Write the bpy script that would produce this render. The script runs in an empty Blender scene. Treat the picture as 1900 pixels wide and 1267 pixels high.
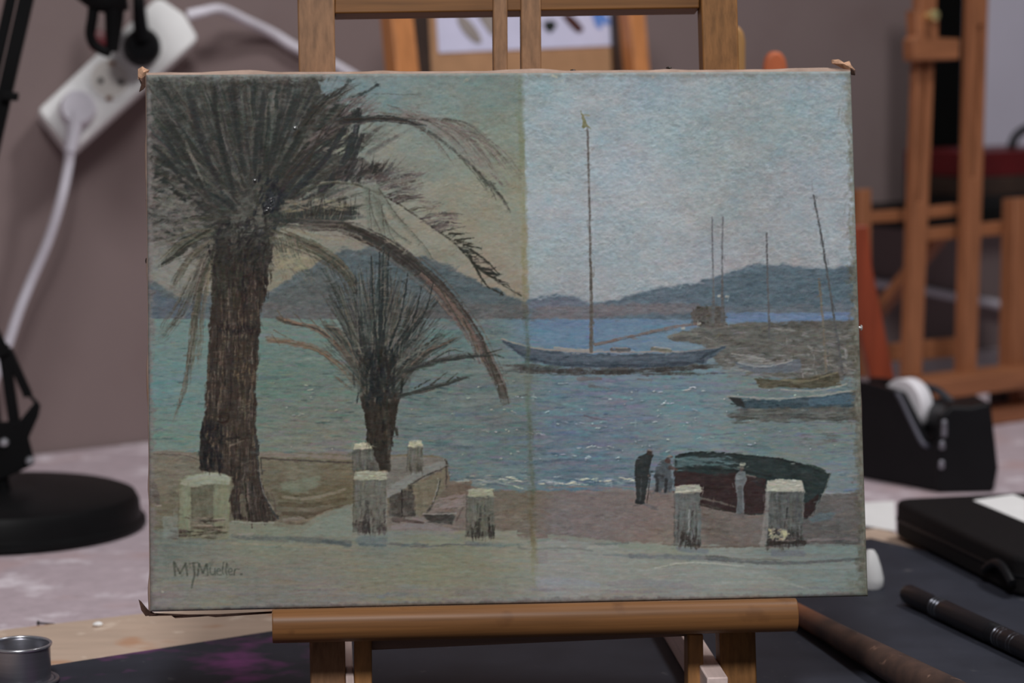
import bpy, bmesh, math
import numpy as np
from mathutils import Vector, Matrix

S = bpy.context.scene
COL = S.collection
FX = 4644.0                                   # focal length in pixels of the 1900 px wide frame

# ---------------------------------------------------------------- camera
CAM = Vector((-0.1214, -1.5611, 0.4344))
PITCH, YAW, ROLL = 0.12058, -0.07757, -0.00414
RC = Matrix.Rotation(YAW, 3, 'Z') @ Matrix.Rotation(math.pi / 2 - PITCH, 3, 'X') @ Matrix.Rotation(ROLL, 3, 'Z')
cd = bpy.data.cameras.new('camera'); co = bpy.data.objects.new('camera', cd); COL.objects.link(co)
co.matrix_world = Matrix.Translation(CAM) @ RC.to_4x4()
cd.sensor_width = 36.0; cd.lens = 36.0 * FX / 1900.0
cd.clip_start = .05; cd.clip_end = 50
cd.dof.use_dof = True; cd.dof.focus_distance = 1.595; cd.dof.aperture_fstop = 6.6
S.camera = co

# ---------------------------------------------------------------- world, lights, exposure
S.view_settings.view_transform = 'Standard'; S.view_settings.look = 'None'
S.view_settings.gamma = 1.0; S.view_settings.use_curve_mapping = False
S.view_settings.exposure = 0.0
wd = bpy.data.worlds.new('room_light'); S.world = wd; wd.use_nodes = True
wd.node_tree.nodes['Background'].inputs[0].default_value = (.93, .94, 1.0, 1)
wd.node_tree.nodes['Background'].inputs[1].default_value = .07

def area(name, loc, aim, size, power, col):
    l = bpy.data.lights.new(name, 'AREA'); l.shape = 'DISK'; l.size = size; l.energy = power; l.color = col
    o = bpy.data.objects.new(name, l); COL.objects.link(o); o.location = loc
    o.rotation_euler = (Vector(aim) - Vector(loc)).to_track_quat('-Z', 'Y').to_euler()
    return o
area('front_window', (-.25, -1.85, 2.0), (0, .2, .15), .5, 40, (1.0, .985, .985))
area('ceiling_lamp', (.95, .22, 2.15), (.05, .3, 0), .4, 20, (1.0, .985, .98))

K = .60                                       # how bright a white card on the easel reads in this light
def lin(c):
    out = []
    for v in c:
        v = v / 255.0
        out.append((v / 12.92 if v <= .04045 else ((v + .055) / 1.055) ** 2.4))
    return out

# ---------------------------------------------------------------- rays, planes, helpers
def ray(px, py):
    return (RC @ Vector(((px - 950) / FX, (633.5 - py) / FX, -1))).normalized()
def hit(px, py, p0, n):
    d = ray(px, py); return CAM + d * ((Vector(p0) - CAM).dot(n) / d.dot(n))
def T(px, py, z=0.0): return hit(px, py, (0, 0, z), Vector((0, 0, 1)))

TH = math.radians(12); CW, CH, ZB = .46, .3438, .076      # the canvas: lean, width, height, height of its foot
UP = Vector((0, math.sin(TH), math.cos(TH))); NF = Vector((0, -math.cos(TH), math.sin(TH))); OC = Vector((0, 0, ZB))
WP = T(66, 842); WD = (T(1840, 645) - WP).normalized(); WN = Vector((WD.y, -WD.x, 0))     # wall: a point of its foot, direction, normal

def plane_canvas(off): return (OC + NF * off, NF)
def plane_wall(off): return (WP + WN * off, WN)
def plane_front(y): return (Vector((0, y, 0)), Vector((0, -1, 0)))

def tag(o, label=None, cat=None, group=None, kind=None):
    if label: o['label'] = label
    if cat: o['category'] = cat
    if group: o['group'] = group
    if kind: o['kind'] = kind
    return o
def empty(name, loc, label, cat, group=None):
    o = bpy.data.objects.new(name, None); COL.objects.link(o); o.location = loc; o.empty_display_size = .02
    return tag(o, label, cat, group)
def link(name, bm, mat, parent=None, smooth=None, bevel=0.0, seg=2):
    bmesh.ops.recalc_face_normals(bm, faces=bm.faces)
    me = bpy.data.meshes.new(name); bm.to_mesh(me); bm.free()
    o = bpy.data.objects.new(name, me); COL.objects.link(o)
    me.materials.append(mat)
    if parent:
        o.parent = parent; o.matrix_parent_inverse = Matrix.Identity(4)
        wl = Vector((0, 0, 0)); p = parent
        while p: wl += p.location; p = p.parent
        me.transform(Matrix.Translation(-wl))
    if bevel:
        b = o.modifiers.new('bevel', 'BEVEL'); b.width = bevel; b.segments = seg; b.limit_method = 'ANGLE'; b.angle_limit = .6
    if smooth is not None:
        for f in me.polygons: f.use_smooth = True
        try: me.set_sharp_from_angle(angle=math.radians(smooth))
        except Exception: pass
    return o

def prism(bm, front, back):
    a = [bm.verts.new(p) for p in front]; b = [bm.verts.new(p) for p in back]
    bm.faces.new(a); bm.faces.new(b[::-1]); n = len(a)
    for i in range(n): bm.faces.new((a[i], b[i], b[(i + 1) % n], a[(i + 1) % n]))
def slab(name, pts, pl, t, mat, parent=None, bevel=.001, along=None, smooth=40):
    """a board whose front outline lies on the plane pl, t thick behind it"""
    p0, n = pl; n = n.normalized()
    if n.dot(CAM - p0) < 0: n = -n
    f = [hit(x, y, p0, n) for x, y in pts]
    bm = bmesh.new(); prism(bm, f, [p - (along or n) * t for p in f])
    return link(name, bm, mat, parent, smooth, bevel)
def boxb(bm, c, s, ax=None):
    X, Y, Z = ax or (Vector((1, 0, 0)), Vector((0, 1, 0)), Vector((0, 0, 1)))
    c = Vector(c); q = []
    for k in (-1, 1):
        q.append([c + X * (s[0] / 2 * i) + Y * (s[1] / 2 * j) + Z * (s[2] / 2 * k) for i, j in ((-1, -1), (1, -1), (1, 1), (-1, 1))])
    prism(bm, q[0], q[1])
def box(name, c, s, mat, parent=None, ax=None, bevel=.001):
    bm = bmesh.new(); boxb(bm, c, s, ax); return link(name, bm, mat, parent, 40, bevel)
def frame_of(d):
    d = d.normalized(); a = Vector((0, 0, 1)) if abs(d.z) < .9 else Vector((1, 0, 0))
    x = d.cross(a).normalized(); return x, d.cross(x).normalized(), d
def lathe(bm, base, axis, prof, seg=48, cap=True):
    x, y, d = frame_of(axis); rings = []
    for r, h in prof:
        rings.append([bm.verts.new(base + d * h + (x * math.cos(2 * math.pi * i / seg) + y * math.sin(2 * math.pi * i / seg)) * max(r, 1e-5)) for i in range(seg)])
    for a, b in zip(rings, rings[1:]):
        for i in range(seg): bm.faces.new((a[i], a[(i + 1) % seg], b[(i + 1) % seg], b[i]))
    if cap: bm.faces.new(rings[0][::-1]); bm.faces.new(rings[-1])
def crom(pts, n=8):
    p = [Vector(v) for v in pts]
    if len(p) < 3: return p
    q = [p[0] * 2 - p[1]] + p + [p[-1] * 2 - p[-2]]; out = []
    for i in range(1, len(q) - 2):
        a, b, c, d = q[i - 1:i + 3]
        for k in range(n):
            t = k / n; out.append(.5 * (2 * b + (c - a) * t + (2 * a - 5 * b + 4 * c - d) * t * t + (3 * b - a - 3 * c + d) * t ** 3))
    out.append(p[-1]); return out
def tubeb(bm, pts, r0, r1=None, seg=14, n=8):
    p = crom(pts, n); r1 = r0 if r1 is None else r1; rings = []; x = None
    for i, v in enumerate(p):
        d = (p[min(i + 1, len(p) - 1)] - p[max(i - 1, 0)]).normalized()
        if x is None: x = frame_of(d)[0]
        x = (x - d * x.dot(d)).normalized(); y = d.cross(x); r = r0 + (r1 - r0) * i / (len(p) - 1)
        rings.append([bm.verts.new(v + (x * math.cos(2 * math.pi * k / seg) + y * math.sin(2 * math.pi * k / seg)) * r) for k in range(seg)])
    for a, b in zip(rings, rings[1:]):
        for k in range(seg): bm.faces.new((a[k], a[(k + 1) % seg], b[(k + 1) % seg], b[k]))
    bm.faces.new(rings[0][::-1]); bm.faces.new(rings[-1])
def tube(name, pts, r0, mat, parent=None, r1=None, seg=14, n=8):
    bm = bmesh.new(); tubeb(bm, pts, r0, r1, seg, n); return link(name, bm, mat, parent, 50)

# ---------------------------------------------------------------- procedural materials
def mat(name, c, rough=.6, var=.12, scale=(30, 30, 30), c2=None, bump=.0, bscale=None, metal=0.0, spec=.4, stain=None, detail=4, rot=(0, 0, 0), gain=1.0):
    m = bpy.data.materials.new(name); m.use_nodes = True; nt = m.node_tree; N = nt.nodes; L = nt.links
    b = N['Principled BSDF']; b.inputs['Roughness'].default_value = rough; b.inputs['Metallic'].default_value = metal
    b.inputs['Specular IOR Level'].default_value = spec
    a = [min(v / K * gain, .95) for v in lin(c)]
    e = [min(v / K * gain, .95) for v in lin(c2)] if c2 else [v * (1 - var * 2) for v in a]
    tc = N.new('ShaderNodeTexCoord'); mp = N.new('ShaderNodeMapping'); mp.inputs['Scale'].default_value = scale; mp.inputs['Rotation'].default_value = rot
    L.new(tc.outputs['Object'], mp.inputs[0])
    nz = N.new('ShaderNodeTexNoise'); nz.inputs['Scale'].default_value = 1; nz.inputs['Detail'].default_value = detail; nz.inputs['Roughness'].default_value = .6
    L.new(mp.outputs[0], nz.inputs['Vector'])
    r = N.new('ShaderNodeValToRGB'); r.color_ramp.elements[0].position = .32; r.color_ramp.elements[1].position = .68
    r.color_ramp.elements[0].color = (*e, 1); r.color_ramp.elements[1].color = (*[v * (1 + (var if not c2 else 0)) for v in a], 1)
    L.new(nz.outputs['Fac'], r.inputs[0]); out = r.outputs[0]
    for st in (stain or []):
        sc, col, lo, hi, seed = st
        n2 = N.new('ShaderNodeTexNoise'); n2.noise_dimensions = '4D'; n2.inputs['W'].default_value = seed; n2.inputs['Scale'].default_value = sc; n2.inputs['Detail'].default_value = 3
        L.new(tc.outputs['Object'], n2.inputs['Vector'])
        mr = N.new('ShaderNodeMapRange'); mr.inputs[1].default_value = lo; mr.inputs[2].default_value = hi; L.new(n2.outputs['Fac'], mr.inputs[0])
        mx = N.new('ShaderNodeMix'); mx.data_type = 'RGBA'; L.new(mr.outputs[0], mx.inputs[0]); L.new(out, mx.inputs[6]); mx.inputs[7].default_value = (*[v / K * gain for v in lin(col)], 1); out = mx.outputs[2]
    L.new(out, b.inputs['Base Color'])
    if bump:
        bp = N.new('ShaderNodeBump'); bp.inputs['Strength'].default_value = bump; bp.inputs['Distance'].default_value = .002
        if bscale:
            n3 = N.new('ShaderNodeTexNoise'); n3.inputs['Scale'].default_value = bscale; n3.inputs['Detail'].default_value = 3; L.new(tc.outputs['Object'], n3.inputs['Vector']); L.new(n3.outputs['Fac'], bp.inputs['Height'])
        else: L.new(nz.outputs['Fac'], bp.inputs['Height'])
        L.new(bp.outputs[0], b.inputs['Normal'])
    return m
# ---------------------------------------------------------------- the oil painting (numpy brush strokes)
X0, Y0, BW, BH = 262, 120, 1364, 1034
rng = np.random.RandomState(7)

def upsample(g, h, w):
    gh, gw = g.shape[:2]
    ys = np.linspace(0, gh - 1.001, h); xs = np.linspace(0, gw - 1.001, w)
    y0 = ys.astype(int); x0 = xs.astype(int)
    fy = ys - y0; fx = xs - x0
    fy = fy * fy * (3 - 2 * fy); fx = fx * fx * (3 - 2 * fx)
    if g.ndim == 3:
        fy = fy[:, None, None]; fx = fx[None, :, None]
    else:
        fy = fy[:, None]; fx = fx[None, :]
    a = g[y0][:, x0]; b = g[y0][:, x0 + 1]; c = g[y0 + 1][:, x0]; d = g[y0 + 1][:, x0 + 1]
    return (a * (1 - fx) + b * fx) * (1 - fy) + (c * (1 - fx) + d * fx) * fy

def noise(sx, sy, seed, h=BH, w=BW):
    r = np.random.RandomState(seed)
    return upsample(r.uniform(-1, 1, (int(h / sy) + 3, int(w / sx) + 3)), h, w)

def fbm(sx, sy, seed, n=3):
    t = 0; a = 1.0; s = 0
    for i in range(n):
        t = t + a * noise(max(sx / 2 ** i, 1.2), max(sy / 2 ** i, 1.2), seed + i * 17); s += a; a *= .55
    return t / s

def field(ctrl, soft=40.0, pw=1.7):
    st = 8
    gy, gx = np.mgrid[0:BH + st * 2:st, 0:BW + st * 2:st]
    num = 0; den = 0
    for x, y, r, g, b in ctrl:
        d2 = (gx + X0 - x) ** 2 + ((gy + Y0 - y) * 1.3) ** 2 + soft * soft
        wt = d2 ** -pw
        num = num + wt[..., None] * np.array([r, g, b], float); den = den + wt
    g = num / den[..., None]
    return upsample(g, g.shape[0] * st, g.shape[1] * st)[:BH, :BW]

IMG = np.zeros((BH, BW, 3)); HGT = np.zeros((BH, BW)); GLOSS = np.zeros((BH, BW))
YY, XX = np.mgrid[0:BH, 0:BW].astype(float); YY += Y0; XX += X0
GRAIN = fbm(3.2, 2.6, 3, 2); GRAIN2 = fbm(11, 9, 33, 3)
WARPX, WARPY = fbm(22, 18, 61, 3), fbm(22, 18, 97, 3)

def inpoly(px, py, pts):
    c = np.zeros(px.shape, bool); n = len(pts)
    for i in range(n):
        x1, y1 = pts[i]; x2, y2 = pts[(i + 1) % n]
        if y1 == y2: continue
        m = ((y1 > py) != (y2 > py)) & (px < (x2 - x1) * (py - y1) / (y2 - y1) + x1)
        c ^= m
    return c

def blur(a, n):
    for _ in range(n):
        p = np.pad(a, 1, mode='edge')
        a = (p[:-2, 1:-1] + p[2:, 1:-1] + p[1:-1, :-2] + p[1:-1, 2:] + 2 * a) / 6
    return a

def bbox(xs, ys, m):
    x0 = int(max(min(xs) - m - X0, 0)); x1 = int(min(max(xs) + m - X0 + 1, BW))
    y0 = int(max(min(ys) - m - Y0, 0)); y1 = int(min(max(ys) + m - Y0 + 1, BH))
    return x0, x1, y0, y1

def poly(pts, col, a=1.0, jit=3.0, soft=2, var=5, vs=(30, 8), seed=1, hgt=0.0):
    xs = [p[0] for p in pts]; ys = [p[1] for p in pts]
    x0, x1, y0, y1 = bbox(xs, ys, 10)
    if x1 <= x0 or y1 <= y0: return
    s = np.s_[y0:y1, x0:x1]
    m = inpoly(XX[s] + WARPX[s] * jit, YY[s] + WARPY[s] * jit, pts).astype(float)
    m = blur(m, soft) * a
    v = noise(vs[0], vs[1], seed, y1 - y0, x1 - x0) * .7 + noise(max(vs[0] / 3, 2), max(vs[1] / 3, 2), seed + 5, y1 - y0, x1 - x0) * .6
    c = np.asarray(col, float)[None, None] + (v * var)[..., None]
    IMG[s] = IMG[s] * (1 - m[..., None]) + c * m[..., None]
    HGT[s] += m * hgt

def dab(x, y, ln, wd, ang, col, a=.6, hgt=0.0, dry=.5):
    ca, sa = math.cos(ang), math.sin(ang)
    r = ln / 2 + wd
    x0, x1, y0, y1 = bbox([x], [y], r + 1)
    if x1 <= x0 or y1 <= y0: return
    s = np.s_[y0:y1, x0:x1]
    dx = XX[s] - x; dy = YY[s] - y
    u = (dx * ca + dy * sa) / (ln / 2); v = (-dx * sa + dy * ca) / (wd / 2)
    m = np.clip(1.35 - (u * u * np.abs(u) + v * v), 0, 1)
    m = m * np.clip(1 + dry * GRAIN[s] * 1.6, 0, 1) * a
    IMG[s] += (np.asarray(col, float) - IMG[s]) * m[..., None]
    HGT[s] += m * hgt

def spline(pts, n=6):
    p = np.asarray(pts, float)
    if len(p) < 3: return p
    q = np.vstack([2 * p[0] - p[1], p, 2 * p[-1] - p[-2]])
    out = []
    for i in range(1, len(q) - 2):
        for t in np.arange(n) / n:
            a, b, c, d = q[i - 1], q[i], q[i + 1], q[i + 2]
            out.append(.5 * (2 * b + (c - a) * t + (2 * a - 5 * b + 4 * c - d) * t * t + (3 * b - a - 3 * c + d) * t ** 3))
    out.append(p[-1])
    return np.array(out)

def line(pts, w0, w1, col, a=.9, dry=.25, n=5, hgt=0.0, soft=1.5, fade=(0, 0)):
    p = spline(pts, n)
    if len(p) < 2: return
    L = np.r_[0, np.cumsum(np.hypot(*np.diff(p, axis=0).T))]; L /= max(L[-1], 1e-6)
    W = w0 + (w1 - w0) * L
    A = np.ones(len(p))
    if fade[0]: A *= np.clip(L / fade[0], 0, 1)
    if fade[1]: A *= np.clip((1 - L) / fade[1], 0, 1)
    mg = max(w0, w1) + 3
    x0, x1, y0, y1 = bbox(p[:, 0], p[:, 1], mg)
    if x1 <= x0 or y1 <= y0: return
    M = np.zeros((y1 - y0, x1 - x0))
    for i in range(len(p) - 1):
        a0, a1, b0, b1 = bbox([p[i, 0], p[i + 1, 0]], [p[i, 1], p[i + 1, 1]], mg)
        if a1 <= a0 or b1 <= b0: continue
        px = XX[b0:b1, a0:a1] - p[i, 0]; py = YY[b0:b1, a0:a1] - p[i, 1]
        d = p[i + 1] - p[i]; l2 = d @ d + 1e-9
        t = np.clip((px * d[0] + py * d[1]) / l2, 0, 1)
        ds = np.hypot(px - t * d[0], py - t * d[1])
        w = (W[i] + (W[i + 1] - W[i]) * t) / 2
        m = np.clip((w - ds) / soft + .5, 0, 1) * np.minimum(1, w * 2 / 1.2) * (A[i] + (A[i + 1] - A[i]) * t)
        v = M[b0 - y0:b1 - y0, a0 - x0:a1 - x0]
        np.maximum(v, m, out=v)
    s = np.s_[y0:y1, x0:x1]
    M = M * np.clip(1 + dry * (GRAIN[s] * .8 + GRAIN2[s] * .9), 0, 1) * a
    IMG[s] += (np.asarray(col, float) - IMG[s]) * M[..., None]
    HGT[s] += M * hgt

def R(a, b): return rng.uniform(a, b)
def jc(c, v=5):
    k = rng.normal(0, v); return [c[0] + k + rng.normal(0, v * .4), c[1] + k + rng.normal(0, v * .4), c[2] + k + rng.normal(0, v * .4)]
def pick(l): return l[rng.randint(len(l))]

def split_x(y): return 968 + (y - 140) * .028          # where the cleaned half begins
CLEAN = np.clip((XX - split_x(YY) + WARPX * 1.2) / 5, 0, 1)

# -------- ground fields : sky
skyL = field([(300, 170, 78, 88, 86), (620, 150, 90, 106, 108), (700, 160, 90, 108, 108), (800, 165, 95, 110, 106), (900, 160, 92, 106, 100), (950, 150, 90, 104, 98),
              (700, 260, 100, 108, 99), (800, 240, 100, 110, 102), (900, 260, 104, 112, 100), (950, 330, 108, 112, 95), (950, 240, 102, 112, 100), (860, 400, 112, 112, 96),
              (940, 450, 116, 113, 97), (900, 510, 116, 110, 96), (760, 430, 110, 110, 96), (700, 330, 104, 108, 98), (560, 490, 108, 106, 88), (520, 520, 106, 102, 86),
              (330, 520, 100, 100, 92), (320, 380, 84, 84, 80), (300, 300, 82, 80, 78), (650, 440, 104, 104, 94)])
skyR = field([(1000, 160, 104, 122, 126), (1060, 200, 112, 125, 131), (1200, 160, 110, 124, 132), (1350, 150, 114, 126, 130), (1500, 160, 116, 130, 136), (1560, 250, 118, 134, 140),
              (1020, 300, 114, 127, 131), (1150, 300, 118, 130, 138), (1250, 250, 112, 128, 132), (1350, 270, 117, 128, 130), (1450, 230, 115, 129, 132), (1500, 330, 124, 133, 140),
              (1050, 420, 121, 131, 138), (1200, 380, 122, 131, 136), (1330, 380, 120, 129, 131), (1450, 390, 124, 132, 137), (1550, 420, 126, 136, 142), (1100, 500, 128, 130, 136),
              (1200, 500, 126, 130, 135), (1300, 490, 124, 128, 134), (1000, 500, 124, 128, 131), (1050, 540, 120, 120, 126), (1440, 470, 122, 128, 132)])
water = field([(310, 620, 88, 112, 108), (310, 720, 84, 112, 112), (320, 800, 90, 112, 104), (530, 610, 88, 108, 102), (530, 700, 84, 106, 98), (560, 790, 92, 104, 94),
               (600, 820, 98, 104, 96), (650, 760, 90, 104, 96), (800, 620, 82, 104, 102), (830, 700, 84, 102, 98), (800, 780, 86, 104, 102), (900, 620, 86, 104, 102),
               (900, 840, 84, 104, 106), (850, 870, 86, 104, 104), (960, 700, 92, 102, 96), (960, 800, 88, 98, 96), (1020, 610, 84, 106, 128), (1060, 600, 82, 104, 130),
               (1180, 600, 86, 108, 130), (1240, 630, 88, 108, 122), (1040, 720, 84, 104, 114), (1040, 800, 82, 98, 112), (1080, 860, 80, 98, 110), (1150, 760, 92, 102, 114),
               (1250, 720, 90, 112, 118), (1270, 780, 96, 112, 116), (1350, 800, 98, 114, 114), (1450, 820, 104, 116, 116), (1550, 800, 106, 118, 116), (1560, 880, 108, 120, 124),
               (1400, 700, 100, 112, 112), (1200, 860, 86, 100, 108)])
beach = field([(310, 870, 98, 94, 82), (330, 940, 92, 88, 72), (560, 860, 96, 92, 76), (560, 910, 90, 88, 74), (590, 960, 90, 80, 68), (640, 900, 94, 86, 68), (640, 930, 92, 86, 66),
               (760, 880, 96, 88, 70), (830, 940, 100, 90, 84), (760, 980, 104, 98, 94), (930, 950, 98, 90, 80), (960, 930, 94, 88, 74), (1040, 950, 100, 94, 94), (1120, 950, 102, 94, 92),
               (1200, 960, 104, 92, 88), (1230, 1000, 108, 100, 90), (1330, 980, 93, 86, 80), (1380, 960, 98, 91, 87), (1520, 980, 84, 82, 80), (1570, 940, 90, 88, 86), (1560, 990, 82, 81, 79)])
road = field([(300, 1010, 92, 98, 90), (340, 1080, 104, 104, 94), (330, 1120, 106, 104, 96), (500, 1010, 104, 108, 92), (500, 1060, 104, 101, 91), (480, 1100, 98, 98, 92),
              (650, 1030, 108, 106, 90), (700, 1060, 104, 104, 88), (620, 1100, 104, 102, 98), (800, 1050, 108, 108, 88), (880, 1060, 106, 106, 88), (900, 1100, 104, 106, 100),
              (960, 1040, 114, 114, 96), (1010, 1040, 122, 124, 122), (1100, 1050, 122, 125, 118), (1200, 1060, 120, 124, 116), (1060, 1090, 122, 124, 124), (1250, 1080, 116, 118, 116),
              (1350, 1060, 120, 127, 122), (1400, 1090, 116, 120, 114), (1500, 1060, 107, 115, 110), (1560, 1060, 105, 115, 111), (1250, 1010, 114, 118, 104), (1450, 1030, 99, 107, 102),
              (1540, 1020, 97, 106, 102), (700, 1005, 98, 104, 98), (400, 1120, 108, 106, 92)])
skyR = skyR + np.array([15, 13, 12.]) - (np.clip((XX - 1230) / 160, 0, 1) * 10)[..., None] - (np.clip((YY - 380) / 90, 0, 1) * np.clip((1350 - XX) / 200, 0, 1))[..., None] * np.array([11, 3, 3.]); skyL = skyL + np.array([5, 3, 4.])
IMG[:] = skyL * (1 - CLEAN[..., None]) + skyR * CLEAN[..., None]
IMG += (fbm(46, 34, 311, 4) * 8)[..., None] * np.array([1.05, 1.0, .95]) + (fbm(30, 24, 331, 3) * 5)[..., None] * np.array([1, -.4, -.9])
# scumbled sky: short dabs in every direction, thicker in the cleaned half
for i in range(7500):
    x, y = R(270, 1590), R(128, 575)
    right = x > split_x(y)
    c = IMG[int(min(max(y - Y0, 0), BH - 1)), int(min(max(x - X0, 0), BW - 1))]
    o = pick([(6, 3, -4), (-6, -3, 1), (3, -1, 4), (-3, 4, 3), (6, 6, 5), (-5, -6, -6), (-4, 0, 5)])
    k = R(.4, 1.1)
    dab(x, y, R(8, 26), R(3, 8), R(-.2, 3.3) if rng.rand() < .4 else R(-.5, .3), [c[j] + o[j] * k for j in range(3)], R(.2, .5), R(-.1, .35), .8)
rough = fbm(6.5, 4.6, 402, 3); skym = (YY < 575) * np.clip(.55 + .45 * CLEAN + .5 * fbm(60, 50, 405, 2), .25, 1.2)
IMG += (fbm(2.4, 2.4, 401, 2) * 4 + rough * 9)[..., None] * skym[..., None]
HGT += (np.clip(rough, -.3, 1) * 1.5 + fbm(2.8, 2.4, 403, 2) * .5) * skym
for i in range(620):                                     # crisp impasto flecks
    if rng.rand() < .72: x, y = R(985, 1570), R(150, 545)
    else: x, y = R(690, 965), R(190, 530)
    c = IMG[int(y - Y0), int(x - X0)]
    g = R(5, 18) if rng.rand() < .62 else -R(6, 20)
    an = R(-.9, .5)
    if g > 0: dab(x + 1, y + 1.6, R(3, 9), R(1.5, 2.4), an, c - 16, .6)  # dark dab paints the shade beside each pale fleck
    dab(x, y, R(3, 9), R(1.2, 2.2), an, [c[0] + g, c[1] + g, c[2] + g * .8], .8, R(.5, 1.6) if g > 0 else -.5)

# -------- mountains
ML = [(270, 520), (300, 530), (340, 552), (385, 545), (470, 560), (495, 545), (520, 525), (560, 504), (600, 480), (640, 463), (690, 458), (730, 462), (790, 474), (830, 488), (870, 512), (905, 530),
      (940, 542), (975, 556), (985, 560), (985, 600), (270, 600)]
poly(ML, (78, 86, 88), 1, 7, 9, 5, (40, 12), 11)
poly([(630, 478), (690, 470), (780, 480), (850, 508), (960, 555), (900, 558), (800, 540), (700, 520), (640, 520)], (74, 86, 90), .7, 9, 12, 5, (30, 10), 12)
poly([(500, 552), (560, 520), (620, 490), (640, 560), (500, 575)], (82, 85, 83), .7, 9, 12, 5, (30, 10), 13)
poly([(280, 535), (330, 560), (380, 562), (380, 592), (280, 592)], (76, 86, 96), .8, 5, 4, 4, (30, 10), 14)
poly([(490, 562), (640, 572), (780, 566), (900, 562), (990, 566), (990, 593), (490, 592)], (86, 84, 83), .7, 5, 9, 4, (40, 6), 15)
MR = [(980, 552), (1005, 548), (1040, 546), (1070, 553), (1100, 562), (1140, 556), (1170, 548), (1220, 536), (1280, 524), (1320, 516), (1350, 504), (1380, 496), (1410, 490), (1450, 489), (1480, 494),
      (1510, 500), (1545, 497), (1575, 490), (1592, 488), (1592, 600), (980, 600)]
poly(MR, (79, 92, 102), 1, 6, 7, 5, (40, 10), 21)
poly([(1370, 505), (1420, 495), (1480, 500), (1590, 500), (1590, 560), (1500, 572), (1400, 572), (1330, 560), (1290, 545)], (74, 89, 98), .8, 8, 12, 5, (30, 10), 22)
poly([(985, 556), (1050, 550), (1100, 566), (985, 572)], (88, 91, 103), .7, 5, 9, 3, (20, 8), 23)
poly([(985, 570), (1100, 566), (1200, 562), (1300, 564), (1300, 580), (1200, 582), (1100, 592), (985, 593)], (95, 91, 94), .8, 5, 9, 4, (40, 6), 24)
poly([(1300, 572), (1400, 566), (1590, 566), (1590, 580), (1300, 584)], (88, 93, 99), .5, 5, 8, 4, (40, 6), 25)
for i in range(1800):
    x, y = R(275, 1588), R(470, 592)
    c = IMG[int(y - Y0), int(x - X0)]
    if c[2] < c[0] + 4 and y < 560: continue
    k = rng.normal(0, 5); dab(x, y, R(8, 24), R(2, 5), R(-.35, .1), [c[0] + k + R(-3, 4), c[1] + k, c[2] + k + R(-4, 3)], .4, .1)
for i in range(60):                                       # light pressed along the crest
    x = R(985, 1585); y = np.interp(x, [p[0] for p in MR[:-2]], [p[1] for p in MR[:-2]]) - R(1, 6)
    dab(x, y, R(6, 16), R(2, 4), R(-.3, .1), jc((130, 132, 136), 4), .4, .4)

# -------- water
water = water - (np.clip((XX - 1330) / 90, 0, 1) * 11)[..., None] - (np.clip((960 - XX) / 40, 0, 1))[..., None] * np.array([-1, 4, 3.5])
wm = np.clip((YY - 590 + WARPY * 2) / 3, 0, 1) * (YY < 930)
wm = wm * np.clip(1 - (YY - 912 - WARPY * 4) / 4, 0, 1)
IMG[:] = IMG * (1 - wm[..., None]) + water * wm[..., None]
WOFF = [(-9, 2, 1), (9, -3, -1), (-5, -4, 8), (6, 4, -3), (-13, -11, -8), (12, 10, 8), (-8, 4, 0), (6, -4, 5), (7, 1, -5)]
for i in range(9000):
    x, y = R(268, 1612), R(592, 912)
    c = water[int(y - Y0), int(x - X0)]
    o = pick(WOFF); k = R(.6, 2.0)
    if x < 985 and o[2] > 5: k *= .4
    far = (y - 590) / 320
    dab(x, y, R(8, 20 + 34 * far), R(1.5, 2.5 + 3.2 * far), rng.normal(0, .07), [c[j] + o[j] * k for j in range(3)], R(.35, .75), R(-.2, .5))
poly([(985, 592), (1300, 592), (1290, 606), (1180, 612), (985, 606)], (84, 102, 124), .4, 3, 4, 5, (30, 4), 31)
poly([(990, 610), (1090, 606), (1090, 640), (1010, 636)], (84, 110, 128), .5, 3, 4, 5, (30, 4), 32)
poly([(1110, 605), (1290, 604), (1290, 640), (1110, 642)], (88, 110, 128), .5, 3, 4, 5, (30, 4), 33)
poly([(1350, 579), (1590, 579), (1590, 594), (1470, 596), (1350, 598)], (84, 102, 128), .85, 3, 3, 5, (30, 4), 34)
for i in range(70):
    x = R(1352, 1578); dab(x, R(580, 595), R(12, 40), R(2, 4), R(-.05, .05), jc((88, 108, 136), 6), .5, .3)
for i in range(200):                                      # dark wavelets
    x2, y2 = R(270, 1590), R(600, 900); c = water[int(y2 - Y0), int(x2 - X0)]; o = pick(WOFF); far = (y2 - 590) / 320
    for q_ in range(5): dab(x2 + R(-30, 30), y2 + R(-3, 3), R(24, 70), R(3, 5 + 4 * far), rng.normal(0, .06), [c[j] + o[j] * 1.1 for j in range(3)], .35, .2)
    x, y = R(500, 1590), R(690, 890)
    dab(x, y, R(16, 60), R(1.5, 3.2), rng.normal(0, .05), jc((72, 82, 84) if x < 985 else (76, 86, 98), 4), .5, -.2)
for i in range(60):
    x, y = R(1010, 1330), R(730, 850); dab(x, y, R(14, 44), R(4, 8), rng.normal(0, .06), jc((82, 120, 124), 4), .45, .3)
for i in range(90):
    x, y = R(980, 1400), R(700, 890); dab(x, y, R(14, 44), R(3, 7), rng.normal(0, .08), jc((104, 100, 112), 4), .45, .3)

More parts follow.
